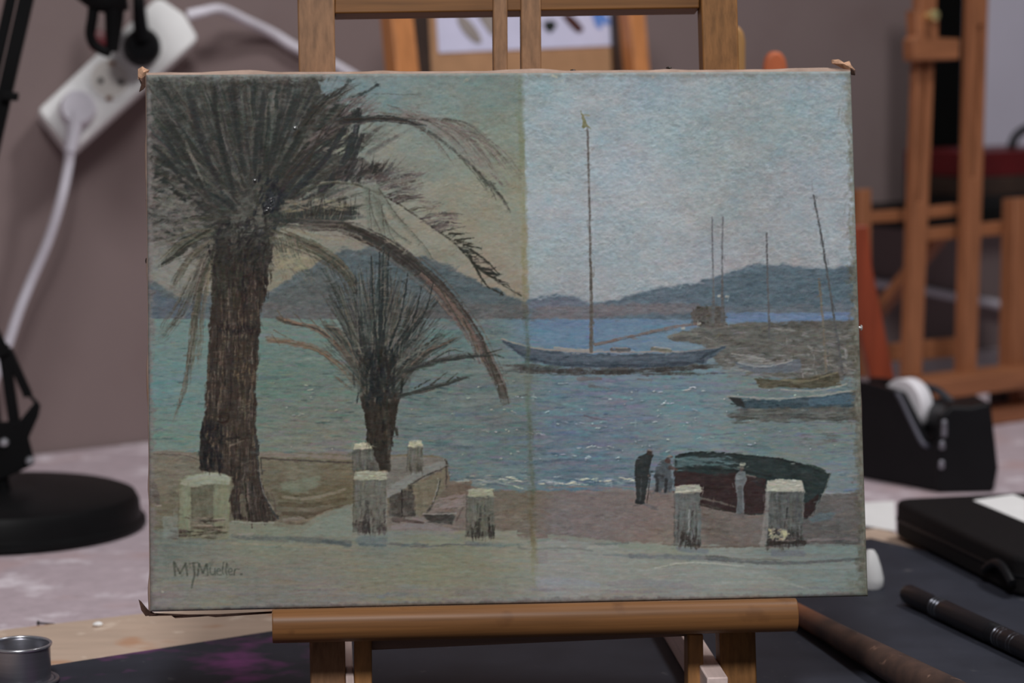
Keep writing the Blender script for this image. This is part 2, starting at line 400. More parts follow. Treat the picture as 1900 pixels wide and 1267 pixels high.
def sparkle(x, y, s=1.0, warm=False):
    c = (150, 148, 132) if warm else (168, 174, 176)
    dab(x + 1, y + 2, R(6, 14) * s, R(2, 3), 0, (72, 80, 84), .45)
    dab(x, y, R(4, 13) * s, R(1.4, 2.6), rng.normal(0, .2), jc(c, 14), R(.55, .9), 1.6)
for (x, y) in [(1133, 740), (1160, 738), (1172, 740), (1192, 743), (1232, 749), (1245, 748), (1214, 725), (1226, 726), (1272, 724), (1284, 718), (1016, 764), (1035, 786), (1051, 783), (1069, 786), (1080, 784),
               (1093, 780), (1100, 786), (1115, 783), (1176, 784), (1215, 782), (1242, 788), (1275, 784), (1187, 816), (1180, 819), (1032, 844), (1045, 843), (1066, 845), (1094, 828), (1102, 828), (1113, 829),
               (1131, 828), (1075, 830), (1094, 847), (1146, 849), (1240, 815), (1000, 804), (1006, 806), (985, 803), (960, 735), (970, 737), (992, 736), (1040, 711), (1298, 812), (1322, 811), (1392, 824), (1148, 848),
               (1290, 760), (1306, 725), (1276, 722), (1110, 793), (1124, 791), (1050, 711), (1240, 836), (1090, 850)]:
    sparkle(x, y, R(.8, 1.3))
for (x, y) in [(705, 740), (730, 742), (822, 741), (869, 738), (842, 768), (950, 762), (955, 765), (624, 761), (780, 786), (940, 797), (945, 800), (568, 715), (576, 723), (578, 740), (580, 728), (644, 717), (890, 717), (905, 800),
               (920, 801), (936, 760), (930, 850), (948, 842), (962, 838), (640, 622), (555, 771), (560, 768), (545, 770), (860, 795), (898, 798), (954, 706)]:
    sparkle(x, y, R(.6, 1.1), True)
for i in range(60):
    x, y = R(1000, 1560), R(715, 895); sparkle(x, y, R(.25, .55))
for i in range(26):
    x, y = R(500, 980), R(700, 890); sparkle(x, y, R(.2, .45), True)

# -------- shore on the right behind the boats
poly([(1278, 612), (1300, 604), (1350, 600), (1420, 596), (1592, 594), (1597, 700), (1500, 705), (1400, 690), (1340, 680), (1300, 640), (1240, 628), (1240, 622)], (86, 85, 80), .95, 4, 3, 7, (30, 6), 41)
for i in range(420):
    x, y = R(1290, 1590), R(600, 700)
    if y > 640 and x < 1345: continue
    dab(x, y, R(8, 34), R(2, 5), rng.normal(-.05, .2), jc(pick([(78, 76, 71), (94, 92, 88), (74, 74, 70), (88, 88, 76), (86, 80, 78), (110, 109, 109), (90, 91, 84), (80, 79, 76)]), 4), .55, .3)
poly([(1430, 597), (1480, 594), (1540, 592), (1592, 594), (1592, 606), (1430, 606)], (80, 78, 74), .7, 3, 3, 4, (30, 4), 42)
poly([(1283, 600), (1286, 580), (1296, 570), (1312, 566), (1330, 570), (1345, 574), (1350, 590), (1349, 602), (1310, 606)], (82, 78, 74), .95, 5, 2, 6, (8, 8), 43)
for i in range(60):
    dab(R(1286, 1348), R(568, 604), R(4, 9), R(3, 5), R(0, 3), jc((78, 74, 68), 6), .6, .3)
for (x, y) in [(1335, 548), (1350, 549), (1298, 600), (1268, 608)]: dab(x, y, 8, 6, 0, (140, 140, 132), .85, .8)
for i in range(90):
    dab(R(1345, 1500), R(655, 690), R(10, 34), R(2, 4), R(-.15, .1), jc(pick([(128, 128, 126), (112, 112, 112), (86, 84, 82)]), 4), .55, .5)
for i in range(90):
    dab(R(1485, 1590), R(635, 700), R(6, 18), R(2, 5), R(-.3, 1.8), jc(pick([(124, 122, 118), (108, 106, 102), (82, 80, 78), (96, 92, 84)]), 4), .5, .5)
# gray moored boat, olive boat, teal boat
poly([(1362, 670), (1384, 674), (1420, 677), (1450, 674), (1485, 664), (1487, 686), (1460, 691), (1400, 690), (1372, 683)], (84, 91, 98), .95, 2, 2, 4, (20, 4), 44)
line([(1358, 655), (1390, 660), (1420, 665)], 2, 2, (132, 130, 126), .7)
line([(1370, 672), (1400, 678), (1430, 678), (1470, 668)], 2.5, 2, (136, 136, 134), .8, hgt=.6)
poly([(1400, 700), (1450, 704), (1500, 700), (1556, 690), (1560, 716), (1500, 719), (1450, 718), (1410, 718)], (80, 75, 60), .9, 3, 2, 6, (20, 5), 45)
line([(1452, 704), (1500, 706), (1554, 690)], 4, 3, (108, 102, 82), .6)
line([(1450, 722), (1500, 724), (1540, 720), (1570, 712)], 2.5, 2.5, (140, 136, 126), .75, hgt=.6)
poly([(1350, 735), (1400, 740), (1450, 740), (1520, 735), (1592, 724), (1594, 754), (1520, 756), (1440, 758), (1375, 757)], (62, 78, 86), .97, 2, 2, 5, (30, 5), 46)
poly([(1500, 738), (1592, 727), (1592, 748), (1500, 752)], (70, 92, 106), .7, 3, 3, 5, (20, 5), 47)
line([(1350, 734), (1400, 737), (1460, 738), (1530, 731), (1590, 722)], 3, 3, (138, 136, 128), .7, hgt=.5)
poly([(1350, 736), (1376, 738), (1384, 757), (1370, 752)], (58, 56, 54), .8, 2, 2, 3, (8, 5), 48)
poly([(1372, 757), (1600, 754), (1600, 780), (1540, 778), (1440, 778), (1370, 780), (1350, 770)], (78, 78, 74), .8, 5, 3, 7, (30, 4), 49)
for i in range(70): dab(R(1360, 1596), R(758, 784), R(14, 50), R(2, 4), rng.normal(0, .06), jc(pick([(68, 68, 64), (86, 86, 80), (98, 102, 100)]), 4), .55, .2)
for i in range(14): dab(R(1490, 1580), R(795, 828), R(14, 40), R(2, 4), rng.normal(0, .06), jc((84, 84, 78), 4), .5)
# masts
def mast(pts, w, col, a=.8):
    line(pts, w, w * 1.15, col, a, .6, hgt=.4)
mast([(1322, 402), (1323, 470), (1325, 540), (1325, 592)], 3, (92, 96, 104), .75)
mast([(1342, 402), (1341, 470), (1341, 540), (1341, 592)], 3.2, (90, 92, 98), .75)
line([(1324, 535), (1324, 595)], 4, 7, (82, 84, 84), .7); line([(1341, 520), (1342, 595)], 4, 7, (80, 80, 80), .7)
mast([(1423, 432), (1425, 520), (1427, 580), (1428, 625)], 3.2, (80, 80, 84), .85)
mast([(1507, 335), (1508, 352)], 2, (104, 104, 112), .6)
mast([(1510, 362), (1516, 395), (1523, 430), (1531, 480), (1539, 530), (1548, 590), (1556, 640), (1563, 690)], 3.6, (72, 76, 80), .88)
mast([(1520, 518), (1524, 560), (1528, 610), (1533, 690)], 4, (98, 90, 78), .8)
line([(1520, 518), (1524, 545)], 5, 4, (86, 80, 74), .7)
line([(1548, 590), (1553, 640), (1562, 700)], 5, 9, (84, 82, 80), .7)
# main boat
for i in range(60): dab(R(955, 1330), R(676, 694), R(30, 80), R(3, 6), rng.normal(0, .03), jc((72, 72, 70), 4), .6, .1)
poly([(930, 627), (950, 636), (985, 646), (1030, 651), (1100, 655), (1180, 656), (1260, 655), (1310, 648), (1352, 639), (1340, 650), (1305, 674), (1250, 678), (1180, 680), (1090, 680), (1030, 679), (990, 672), (955, 652)],
     (70, 80, 90), 1, 3, 2, 7, (40, 5), 51, .2)
line([(935, 634), (980, 662), (1040, 675), (1150, 678), (1250, 676), (1305, 670)], 5, 5, (58, 68, 79), .6, soft=3)
line([(960, 643), (1040, 660), (1150, 664), (1280, 658)], 4, 4, (82, 92, 102), .4, soft=3)
line([(931, 627), (960, 637), (1000, 646), (1060, 651), (1100, 653)], 2.5, 3, (128, 116, 104), .8, hgt=.5)
line([(1030, 644), (1060, 648), (1094, 649)], 4, 4, (134, 126, 116), .8, hgt=.6)
line([(1102, 652), (1140, 652), (1215, 652), (1260, 652)], 3, 3, (132, 120, 114), .85, hgt=.5)
line([(1136, 648), (1168, 648)], 7, 7, (82, 80, 80), .9); line([(1138, 645), (1165, 645)], 2, 2, (120, 116, 112), .8)
line([(1212, 647), (1245, 650)], 8, 5, (92, 90, 78), .9); line([(1214, 643), (1245, 646)], 3, 2, (140, 138, 128), .8, hgt=.6)
line([(1260, 652), (1310, 647), (1352, 638)], 2.5, 2, (104, 100, 98), .7)
poly([(1298, 668), (1308, 655), (1350, 640), (1330, 652)], (58, 68, 76), .7, 1, 1, 3, (9, 5), 52)
line([(970, 683), (1050, 688), (1130, 690), (1250, 684), (1310, 680)], 9, 7, (68, 66, 64), .8, .6)
line([(1075, 702), (1115, 702)], 10, 6, (90, 84, 86), .7, .6); line([(1095, 716), (1130, 720)], 6, 3, (84, 84, 86), .7, .6); line([(1185, 703), (1210, 704)], 4, 3, (92, 90, 90), .6)
line([(1085, 770), (1105, 776), (1128, 780)], 3, 2, (84, 80, 88), .7)
mast([(1091, 236), (1093, 300), (1095, 380), (1096, 460), (1098, 560), (1098, 648)], 4, (92, 89, 86), .9)
line([(1097, 480), (1098, 560), (1098, 650)], 4.5, 7, (84, 78, 72), .85, .3, hgt=.4)
line([(1089, 250), (1091, 330), (1093, 420)], 1.5, 1.5, (132, 140, 146), .5)
poly([(1078, 202), (1084, 214), (1092, 232), (1101, 241), (1090, 234), (1084, 238), (1081, 236), (1081, 220)], (99, 99, 74), .95, .8, 0, 6, (5, 5), 53, .4)
line([(1105, 638), (1150, 628), (1200, 617), (1250, 606), (1292, 600)], 5, 5, (100, 88, 84), .92, .2, hgt=.3)
line([(1105, 641), (1180, 624), (1250, 610)], 1.6, 1.6, (74, 70, 70), .6)
line([(1240, 625), (1262, 618), (1292, 620)], 5, 8, (100, 100, 92), .7)

# -------- beach
bm = np.clip((YY - np.interp(XX, [262, 490, 800, 830, 835, 900, 960, 1250, 1330, 1540, 1630], [836, 838, 842, 850, 890, 905, 908, 908, 912, 912, 910]) + WARPY * 4) / 3, 0, 1)
IMG[:] = IMG * (1 - bm[..., None]) + beach * bm[..., None]
for i in range(1500):
    x, y = R(270, 1600), R(845, 1012)
    if x > 820 and y < 912: continue
    c = beach[int(y - Y0), int(x - X0)]; k = rng.normal(0, 6)
    o = pick([(5, 0, -4), (-4, 0, 3), (3, 3, 3), (-4, -4, -3), (2, -2, 3)])
    dab(x, y, R(10, 40), R(2, 6), rng.normal(0, .22), [c[0] + k + o[0], c[1] + k + o[1], c[2] + k + o[2]], .5, R(-.1, .4))
# foam line
for i in range(150):
    x = R(850, 1230); y = 893 + rng.normal(0, 5) + (x - 1000) * .004
    dab(x, y, R(8, 26), R(1.5, 3), rng.normal(0, .1), jc(pick([(128, 128, 112), (150, 150, 136), (104, 110, 112), (84, 96, 104)] if x < 990 else [(142, 148, 150), (160, 164, 160), (100, 112, 120), (84, 98, 110)]), 5), .6, .8)
for (x, y) in [(935, 889), (951, 887), (962, 892), (948, 885), (962, 903), (1110, 891), (1128, 892), (1105, 888), (1045, 897), (1060, 896), (1070, 898), (1158, 887), (1166, 888), (1085, 889), (1005, 897), (1178, 890)]:
    dab(x, y, R(10, 24), R(2, 3.4), R(-.2, .3), jc((172, 172, 152), 6), .85, 1.6)
for i in range(40): dab(R(985, 1240), R(902, 912), R(20, 60), 2, rng.normal(0, .02), jc((112, 98, 94), 5), .5)
# sea wall at the left, sand forms
line([(285, 840), (330, 842), (375, 850)], 4, 5, (104, 96, 88), .7); line([(285, 843), (340, 845), (376, 856)], 1.5, 2, (76, 70, 64), .7)
line([(480, 843), (560, 846), (640, 849), (720, 850), (800, 852)], 8, 7, (108, 100, 92), .85); line([(484, 850), (560, 855), (650, 858), (760, 862)], 3, 3, (76, 68, 62), .85)
poly([(520, 895), (560, 888), (596, 885), (590, 902), (560, 914), (525, 914)], (98, 104, 88), .7, 4, 3, 5, (20, 6), 61, .4)
poly([(510, 905), (560, 916), (600, 900), (650, 905), (655, 930), (560, 932), (520, 930)], (90, 82, 62), .6, 5, 4, 5, (20, 6), 62)
line([(524, 922), (560, 926), (600, 920), (640, 908)], 5, 6, (112, 104, 90), .6); line([(520, 935), (570, 938), (640, 926)], 9, 7, (82, 72, 54), .6)
line([(525, 952), (580, 954), (640, 940)], 8, 8, (82, 70, 56), .6); line([(528, 964), (560, 962), (570, 965)], 6, 4, (116, 106, 98), .6)
line([(548, 970), (580, 962), (620, 945)], 6, 5, (108, 100, 82), .6)

# -------- road and kerb
rm = np.clip((YY - np.interp(XX, [262, 430, 560, 600, 655, 960, 1000, 1250, 1420, 1630], [985, 968, 975, 950, 935, 995, 998, 1008, 1012, 1008]) + WARPY * 4) / 4, 0, 1)
rm = np.where((XX > 655) & (XX < 960), np.clip((YY - 982 + WARPY * 4) / 4, 0, 1), rm)
IMG[:] = IMG * (1 - rm[..., None]) + road * rm[..., None]
for i in range(2600):
    x, y = R(272, 1612), R(985, 1135)
    if rm[int(y - Y0), int(x - X0)] < .9: continue
    c = road[int(y - Y0), int(x - X0)]; k = rng.normal(0, 4)
    o = pick([(5, 0, -5), (-4, 1, 3), (3, 3, 3), (-4, -3, -2), (4, -3, 3), (-6, 2, 6)])
    dab(x, y, R(20, 80), R(1.5, 5), rng.normal(.01, .04), [c[0] + k + o[0], c[1] + k + o[1], c[2] + k + o[2]], .45, R(-.2, .4))
poly([(560, 990), (600, 962), (650, 942), (655, 985), (650, 995), (560, 998)], (102, 110, 100), .8, 3, 3, 4, (20, 6), 71)
line([(430, 975), (500, 972), (555, 985)], 12, 14, (100, 104, 90), .6)
line([(432, 996), (500, 1000), (560, 1002), (648, 1008)], 8, 11, (78, 84, 82), .7, .4, soft=4); line([(440, 992), (470, 990)], 4, 3, (122, 116, 108), .7)
line([(600, 1004), (650, 1012)], 7, 6, (72, 82, 84), .6, soft=3)
line([(420, 1008), (520, 1012), (650, 1020)], 3, 3, (116, 112, 94), .6)
line([(668, 1002), (712, 1004)], 16, 14, (82, 91, 94), .6, .4, soft=5); line([(668, 1010), (715, 1012)], 6, 5, (70, 82, 86), .6, soft=3)
line([(720, 1008), (780, 1014), (840, 1010), (900, 1012)], 4, 3, (82, 84, 82), .7); line([(745, 1012), (775, 1010), (800, 1014)], 5, 3, (80, 88, 88), .7)
line([(868, 1008), (910, 1010), (935, 1012)], 9, 6, (80, 88, 90), .6, soft=4)
line([(720, 992), (790, 988), (850, 996)], 8, 8, (100, 104, 102), .5)
line([(920, 1012), (960, 1010), (1020, 1000)], 5, 5, (92, 104, 98), .6); line([(960, 1010), (975, 1018), (1060, 1017), (1100, 1022)], 4, 2.5, (82, 87, 84), .5, soft=3)
line([(1020, 994), (1080, 1000), (1140, 1006)], 7, 7, (116, 122, 110), .6)
line([(1105, 1008), (1140, 1009), (1165, 1008)], 5, 5, (84, 92, 90), .7)
line([(1150, 1012), (1220, 1016), (1280, 1020)], 9, 9, (112, 120, 108), .7)
line([(1170, 1030), (1220, 1032), (1290, 1034), (1340, 1036)], 9, 10, (86, 91, 96), .7, .4, soft=4); line([(1120, 1029), (1180, 1031)], 3, 7, (90, 98, 100), .6)
line([(1260, 1017), (1310, 1022)], 12, 10, (86, 93, 102), .6, soft=4)
line([(1310, 1035), (1400, 1042), (1470, 1044), (1530, 1040), (1592, 1036)], 7, 5, (82, 86, 86), .85, .4); line([(1310, 1030), (1380, 1036), (1450, 1038)], 3, 2, (74, 72, 66), .6)
line([(1435, 1025), (1490, 1026)], 12, 11, (86, 92, 101), .65, .3, soft=4)
line([(1300, 1014), (1420, 1012)], 4, 4, (92, 84, 76), .6); line([(1500, 1016), (1590, 1018)], 18, 18, (100, 116, 112), .5)
line([(1215, 1054), (1255, 1046), (1300, 1044), (1380, 1050)], 2.5, 3, (146, 148, 138), .75, .2, hgt=.8)
for k in range(9): line([(1180 + k * 8, 1062 + k * 3), (1260 + k * 12, 1052 + k * 4), (1340 + k * 14, 1058 + k * 3), (1420 + k * 10, 1060 + k * 4)], 3, 3, jc((126, 130, 122), 5), .4, .6, hgt=.6)
line([(1130, 1083), (1200, 1080), (1280, 1088)], 9, 12, (108, 108, 112), .6); line([(1000, 1082), (1060, 1078), (1110, 1086)], 14, 10, (120, 126, 134), .5)
line([(1400, 1050), (1500, 1052), (1590, 1050)], 6, 6, (116, 126, 124), .6)
line([(700, 1108), (720, 1100)], 4, 3, (88, 98, 106), .6); line([(940, 1070), (970, 1072), (1000, 1080)], 5, 5, (98, 104, 96), .6)
poly([(994, 1022), (1016, 1022), (1016, 1046), (994, 1046)], (112, 108, 108), .6, 1, 2, 3, (10, 8), 72)
poly([(990, 1070), (1040, 1068), (1040, 1100), (1000, 1095)], (124, 128, 134), .5, 3, 5, 3, (10, 8), 73)
# muted strokes along the bottom of the road
for i in range(160): dab(R(285, 1610), R(1085, 1130), R(30, 120), R(3, 8), rng.normal(-.015, .02), jc(pick([(104, 104, 104), (112, 108, 92), (98, 96, 98), (96, 104, 108), (104, 94, 98)]), 4), .3, .2)
for i in range(40): dab(R(285, 330), R(1100, 1126), R(20, 50), R(4, 8), 0, jc((108, 102, 100), 4), .35)

# -------- jetty, posts
def post(x0, y0, x1, y1, ttop, body, dark, top, seed, hl=None):
    w = x1 - x0
    poly([(x0 + 2, ttop + 4), (x1 - 2, ttop + 3), (x1, y1), (x0, y1)], body, .97, 1.5, 1, 6, (6, 20), seed, .3)
    for i in range(int(w * 1.1)):
        x = R(x0 + 2, x1 - 2); yy = R(y0, y1 - 8); dab(x, yy, R(14, 34), R(2, 4.5), math.pi / 2 + rng.normal(0, .06), jc(body, 7), .5, .3)
    for i in range(int(w * .9)):
        x = R(x0 + 2, x1 - 2); yy = y1 - abs(rng.normal(0, (y1 - y0) * .16)); dab(x, yy, R(10, 22), R(2, 5), math.pi / 2 + rng.normal(0, .12), jc(dark, 5), .52, .2, .7)
    poly([(x0, y0), (x0 + 3, ttop + 2), (x0 + w * .4, ttop - 1), (x1 - 3, ttop + 1), (x1 + 1, y0 - 1)], top, .9, 2, 1, 8, (8, 4), seed + 3, .8)
    for i in range(int(w * .5)):
        dab(R(x0 + 3, x1 - 2), R(ttop + 1, y0 - 1), R(6, 16), R(2, 4), R(-.3, .3), jc((top[0] + 10, top[1] + 10, top[2] + 8), 10), .6, 1.2)
    line([(x0, y0), (x0 - 1, y1)], 2, 2.5, [v * .75 for v in body], .5)
# jetty behind
poly([(720, 850), (790, 848), (828, 850), (830, 868), (760, 900), (718, 924), (716, 892)], (98, 96, 90), .9, 2, 2, 5, (16, 6), 81)
poly([(718, 924), (716, 912), (730, 898), (760, 880), (800, 862), (828, 856), (830, 866), (790, 880), (760, 900), (748, 908), (742, 922)], (106, 107, 102), .9, 3, 2, 6, (20, 5), 82, .5)
line([(826, 852), (830, 866), (790, 882), (758, 902)], 2.5, 2, (64, 60, 56), .8); line([(829, 856), (828, 905)], 3, 2, (72, 66, 60), .8)
poly([(770, 900), (812, 880), (826, 868), (822, 910), (800, 940), (780, 958), (770, 955)], (98, 92, 76), .85, 3, 2, 5, (6, 12), 83)
poly([(722, 922), (748, 912), (765, 898), (772, 958), (745, 962), (722, 958)], (72, 68, 63), .85, 3, 3, 7, (5, 14), 84)
line([(746, 910), (746, 960)], 3, 2, (52, 48, 46), .8); line([(790, 955), (805, 930), (818, 890)], 4, 3, (66, 64, 58), .75); line([(804, 930), (813, 900), (813, 888)], 3, 2, (128, 126, 122), .6)
poly([(782, 956), (830, 950), (845, 955), (838, 972), (800, 968)], (64, 63, 59), .8, 4, 3, 6, (12, 4), 85)
line([(785, 954), (820, 953), (846, 952)], 3, 2, (124, 118, 112), .8); line([(846, 966), (855, 950), (862, 935)], 3, 2, (84, 72, 66), .7)
poly([(826, 905), (850, 895), (876, 890), (872, 905), (850, 925), (822, 930), (815, 918)], (92, 80, 68), .8, 3, 2, 5, (10, 8), 86)
for i in range(30): line([(R(790, 850), R(925, 948)), (R(850, 868), R(915, 940))], 1.5, 1.5, jc((116, 104, 100), 5), .5)
line([(730, 964), (770, 968), (785, 970)], 8, 5, (82, 70, 66), .8); line([(730, 978), (780, 976), (840, 986)], 9, 8, (110, 104, 104), .7)
line([(765, 960), (800, 972), (850, 985)], 3, 2, (112, 104, 104), .6)
post(655, 834, 703, 872, 822, (87, 87, 80), (78, 76, 70), (152, 147, 126), 91)
post(757, 829, 786, 874, 816, (90, 89, 80), (78, 76, 68), (146, 144, 122), 92)
post(656, 892, 718, 987, 874, (90, 90, 82), (70, 63, 60), (132, 132, 114), 93)
line([(682, 930), (680, 960), (676, 985)], 7, 13, (62, 59, 57), .5, .7, soft=3); line([(718, 905), (717, 970)], 2.5, 2, (116, 112, 106), .6)
post(866, 921, 918, 996, 906, (86, 86, 77), (64, 60, 55), (130, 130, 110), 94)
line([(892, 940), (889, 990)], 3, 6, (58, 56, 53), .45, .7, soft=3)
# ---- beached boat and people (before the big post)
BOAT = [(1252, 846), (1268, 840), (1300, 836), (1340, 838), (1400, 845), (1455, 850), (1500, 862), (1541, 879), (1536, 898), (1520, 930), (1497, 963), (1440, 956), (1390, 954), (1345, 945), (1300, 932), (1252, 902)]
poly(BOAT, (54, 64, 64), 1, 1.5, 1, 5, (30, 6), 101, .2)
poly([(1252, 872), (1300, 878), (1370, 878), (1420, 888), (1425, 952), (1390, 954), (1345, 945), (1300, 932), (1252, 902)], (66, 51, 51), .95, 3, 2, 5, (30, 6), 102)
poly([(1490, 935), (1520, 915), (1510, 945), (1496, 962), (1488, 958)], (62, 48, 48), .9, 2, 2, 4, (10, 8), 103)
poly([(1255, 850), (1290, 846), (1345, 848), (1365, 856), (1350, 864), (1300, 862), (1258, 866)], (72, 92, 94), .85, 3, 2, 6, (20, 4), 104, .3)
for i in range(50): dab(R(1256, 1375), R(846, 872), R(12, 36), R(2, 4), rng.normal(.05, .06), jc(pick([(62, 84, 84), (92, 108, 110), (48, 58, 60)]), 5), .5, .4)
line([(1256, 846), (1300, 838), (1370, 842), (1450, 852), (1540, 880)], 3, 3, (46, 50, 50), .7); line([(1255, 868), (1320, 870), (1380, 874), (1440, 886)], 4, 3, (44, 50, 50), .6)
for i in range(60): dab(R(1400, 1530), R(862, 910), R(14, 40), R(3, 6), rng.normal(.25, .1), jc((50, 64, 62), 5), .5, .3)
for i in range(50): dab(R(1258, 1420), R(884, 945), R(14, 40), R(3, 6), rng.normal(.1, .1), jc((64, 50, 50), 5), .5, .2)
line([(1540, 880), (1530, 910), (1512, 940)], 2.5, 2, (120, 118, 110), .55, .7)
line([(1300, 924), (1330, 930), (1365, 940)], 5, 3, (92, 88, 80), .7); line([(1300, 936), (1345, 946), (1400, 954)], 4, 3, (58, 54, 50), .7)
poly([(1500, 962), (1520, 950), (1552, 948), (1545, 960), (1510, 968)], (78, 94, 100), .7, 3, 2, 5, (10, 4), 105)
# figures
poly([(1178, 858), (1184, 848), (1196, 842), (1206, 836), (1213, 842), (1208, 856), (1205, 878), (1202, 900), (1198, 920), (1196, 934), (1180, 934), (1182, 905), (1177, 880)], (56, 60, 60), .95, 1.2, 1, 4, (8, 8), 111, .3)
dab(1206, 839, 13, 11, .3, (72, 60, 56), .9, .4); dab(1205, 834, 9, 4, .2, (104, 100, 96), .8); line([(1200, 868), (1204, 880), (1206, 884)], 7, 4, (58, 60, 60), .9); dab(1204, 882, 5, 5, 0, (96, 80, 74), .8)
line([(1191, 884), (1188, 930)], 2.5, 2.5, (78, 84, 84), .5); dab(1188, 932, 16, 7, 0, (48, 52, 54), .8); line([(1206, 888), (1201, 932)], 1.8, 2, (62, 56, 52), .8)
line([(1196, 934), (1222, 944)], 5, 3, (80, 84, 88), .5)
poly([(1218, 866), (1228, 854), (1240, 850), (1248, 862), (1244, 872), (1250, 884), (1246, 912), (1236, 914), (1234, 895), (1226, 914), (1214, 912), (1220, 892), (1214, 884)], (72, 78, 82), .92, 1.2, 1, 5, (7, 7), 112, .3)
dab(1240, 855, 12, 10, .4, (84, 62, 58), .9, .3); dab(1243, 846, 10, 5, .2, (124, 112, 100), .85); line([(1244, 866), (1256, 870)], 6, 5, (84, 68, 64), .85); dab(1224, 884, 18, 12, 0, (58, 58, 60), .7)
for x in (1220, 1236): line([(x, 890), (x - 1, 912)], 6, 5, (54, 54, 56), .8)
dab(1247, 880, 5, 16, 0, (110, 122, 130), .6); dab(1222, 914, 40, 6, .05, (84, 84, 88), .5)
poly([(1366, 880), (1372, 872), (1384, 874), (1386, 890), (1380, 905), (1382, 930), (1380, 952), (1366, 952), (1368, 920), (1364, 900)], (92, 98, 100), .92, 1.2, 1, 5, (6, 8), 113, .3)
dab(1377, 868, 10, 10, 0, (84, 74, 70), .9); dab(1378, 860, 13, 7, 0, (152, 150, 132), .9, .9); dab(1370, 886, 8, 16, 1.5, (120, 130, 132), .6); line([(1373, 905), (1372, 950)], 9, 9, (76, 78, 80), .6); dab(1372, 954, 26, 6, 0, (84, 80, 80), .6)
line([(1386, 880), (1402, 884)], 3, 2, (104, 96, 90), .7)
post(1252, 914, 1302, 1012, 899, (88, 91, 89), (62, 55, 52), (140, 141, 128), 95)
for k in range(4): line([(1260 + k * 11, 945), (1258 + k * 11, 1005)], 2, 5, (66, 61, 58), .42, .7, soft=3)
line([(1279, 945), (1278, 985)], 2.5, 3, (128, 130, 128), .7)
post(1421, 912, 1491, 1012, 889, (80, 82, 80), (64, 60, 56), (146, 147, 134), 114)
line([(1424, 915), (1420, 980), (1416, 1008)], 7, 11, (122, 120, 116), .6, .6, hgt=.6, soft=3); line([(1461, 942), (1459, 962)], 3.5, 2, (58, 58, 58), .8)
for i in range(26): dab(R(1425, 1466), R(980, 1002), R(4, 12), R(2, 4), R(0, 3), jc((158, 152, 122), 9), .65, 1.4)
dab(1455, 988, 16, 12, 1.2, (160, 158, 122), .8, 1.2); line([(1430, 1008), (1460, 1004), (1492, 1006)], 8, 8, (58, 52, 48), .7, .6); line([(1440, 1002), (1475, 1001)], 2, 2, (118, 108, 104), .7)
line([(1491, 900), (1490, 960)], 3, 3, (112, 112, 110), .5)
line([(1500, 1002), (1560, 998), (1590, 1000)], 5, 5, (112, 102, 102), .5); line([(1230, 1010), (1330, 1014), (1410, 1014)], 2, 2, (84, 76, 68), .6)
# ---- left post
for i in range(70): dab(R(322, 434), R(882, 1002), R(10, 30), R(5, 10), 1.57 + rng.normal(0, .3), jc((96, 96, 80), 6), .35, .2, .7)
poly([(333, 896), (345, 884), (380, 878), (412, 880), (427, 886), (424, 1000), (330, 1000)], (100, 101, 82), .95, 2, 2, 5, (8, 20), 121, .3)
poly([(353, 902), (396, 898), (396, 980), (352, 984)], (86, 84, 70), .85, 3, 3, 6, (7, 18), 122)
poly([(332, 898), (350, 884), (385, 877), (415, 880), (427, 888), (425, 900), (395, 900), (350, 904)], (126, 129, 112), .85, 2, 2, 8, (10, 4), 123, .9)
for k in range(7): line([(345 + k * 4, 889 + k * 1.5), (385, 881 + k * 2.4), (424, 886 + k * 2.4)], 2, 2, jc((132, 136, 120), 9), .5, .5, hgt=1)
for i in range(60): dab(pick([R(332, 352), R(396, 424)]), R(905, 985), R(16, 40), R(3, 6), math.pi / 2, jc((106, 110, 90), 5), .45, .3)
for i in range(46): dab(R(350, 412), R(962, 998), R(14, 40), R(3, 6), R(-.15, .1), jc(pick([(66, 60, 50), (74, 66, 56), (112, 104, 92)]), 5), .6, .3)
for i in range(20): dab(R(312, 345), R(985, 1000), R(10, 24), R(3, 6), .05, jc((74, 66, 58), 6), .6)
poly([(300, 960), (328, 955), (330, 1000), (302, 1000)], (104, 112, 108), .5, 4, 4, 5, (8, 12), 124)
poly([(280, 890), (290, 900), (296, 930), (294, 938), (280, 936)], (84, 78, 74), .7, 2, 2, 4, (8, 12), 125)
line([(286, 938), (298, 939)], 2, 2, (132, 126, 118), .8)

# -------- palm trunk
TR = [(392, 440), (394, 500), (392, 560), (389, 620), (384, 680), (381, 740), (377, 780), (370, 800), (369, 850), (372, 876), (400, 874), (430, 886), (428, 930), (432, 962), (470, 968), (512, 968), (518, 958), (505, 946), (492, 920), (484, 890), (480, 850),
      (474, 800), (476, 740), (478, 680), (482, 620), (484, 575), (497, 545), (498, 520), (494, 490), (500, 460), (512, 430)]
poly(TR, (67, 59, 53), 1, 4, 3, 7, (5, 30), 131, .3)
for i in range(520):
    y = R(450, 960); xl = np.interp(y, [440, 560, 680, 780, 870, 900, 960], [394, 394, 386, 378, 374, 432, 434]); xr = np.interp(y, [440, 500, 545, 575, 680, 800, 890, 930, 965], [508, 496, 496, 484, 478, 474, 484, 496, 512])
    x = R(xl + 1, xr - 2)
    if y > 872 and x < 428: continue
    cc = pick([(92, 79, 66), (54, 48, 44), (80, 68, 60), (50, 45, 44), (98, 88, 74), (70, 58, 53)])
    lean = .03 if y < 880 else (x - 450) * .006
    line([(x + (0 if y < 880 else 0), y - R(8, 26)), (x + rng.normal(0, 1) - (1 if y < 880 else -lean * 20), y + R(8, 24))], R(1, 2.6), R(1, 3), jc(cc, 5), R(.4, .8), .6, hgt=R(.1, .6))
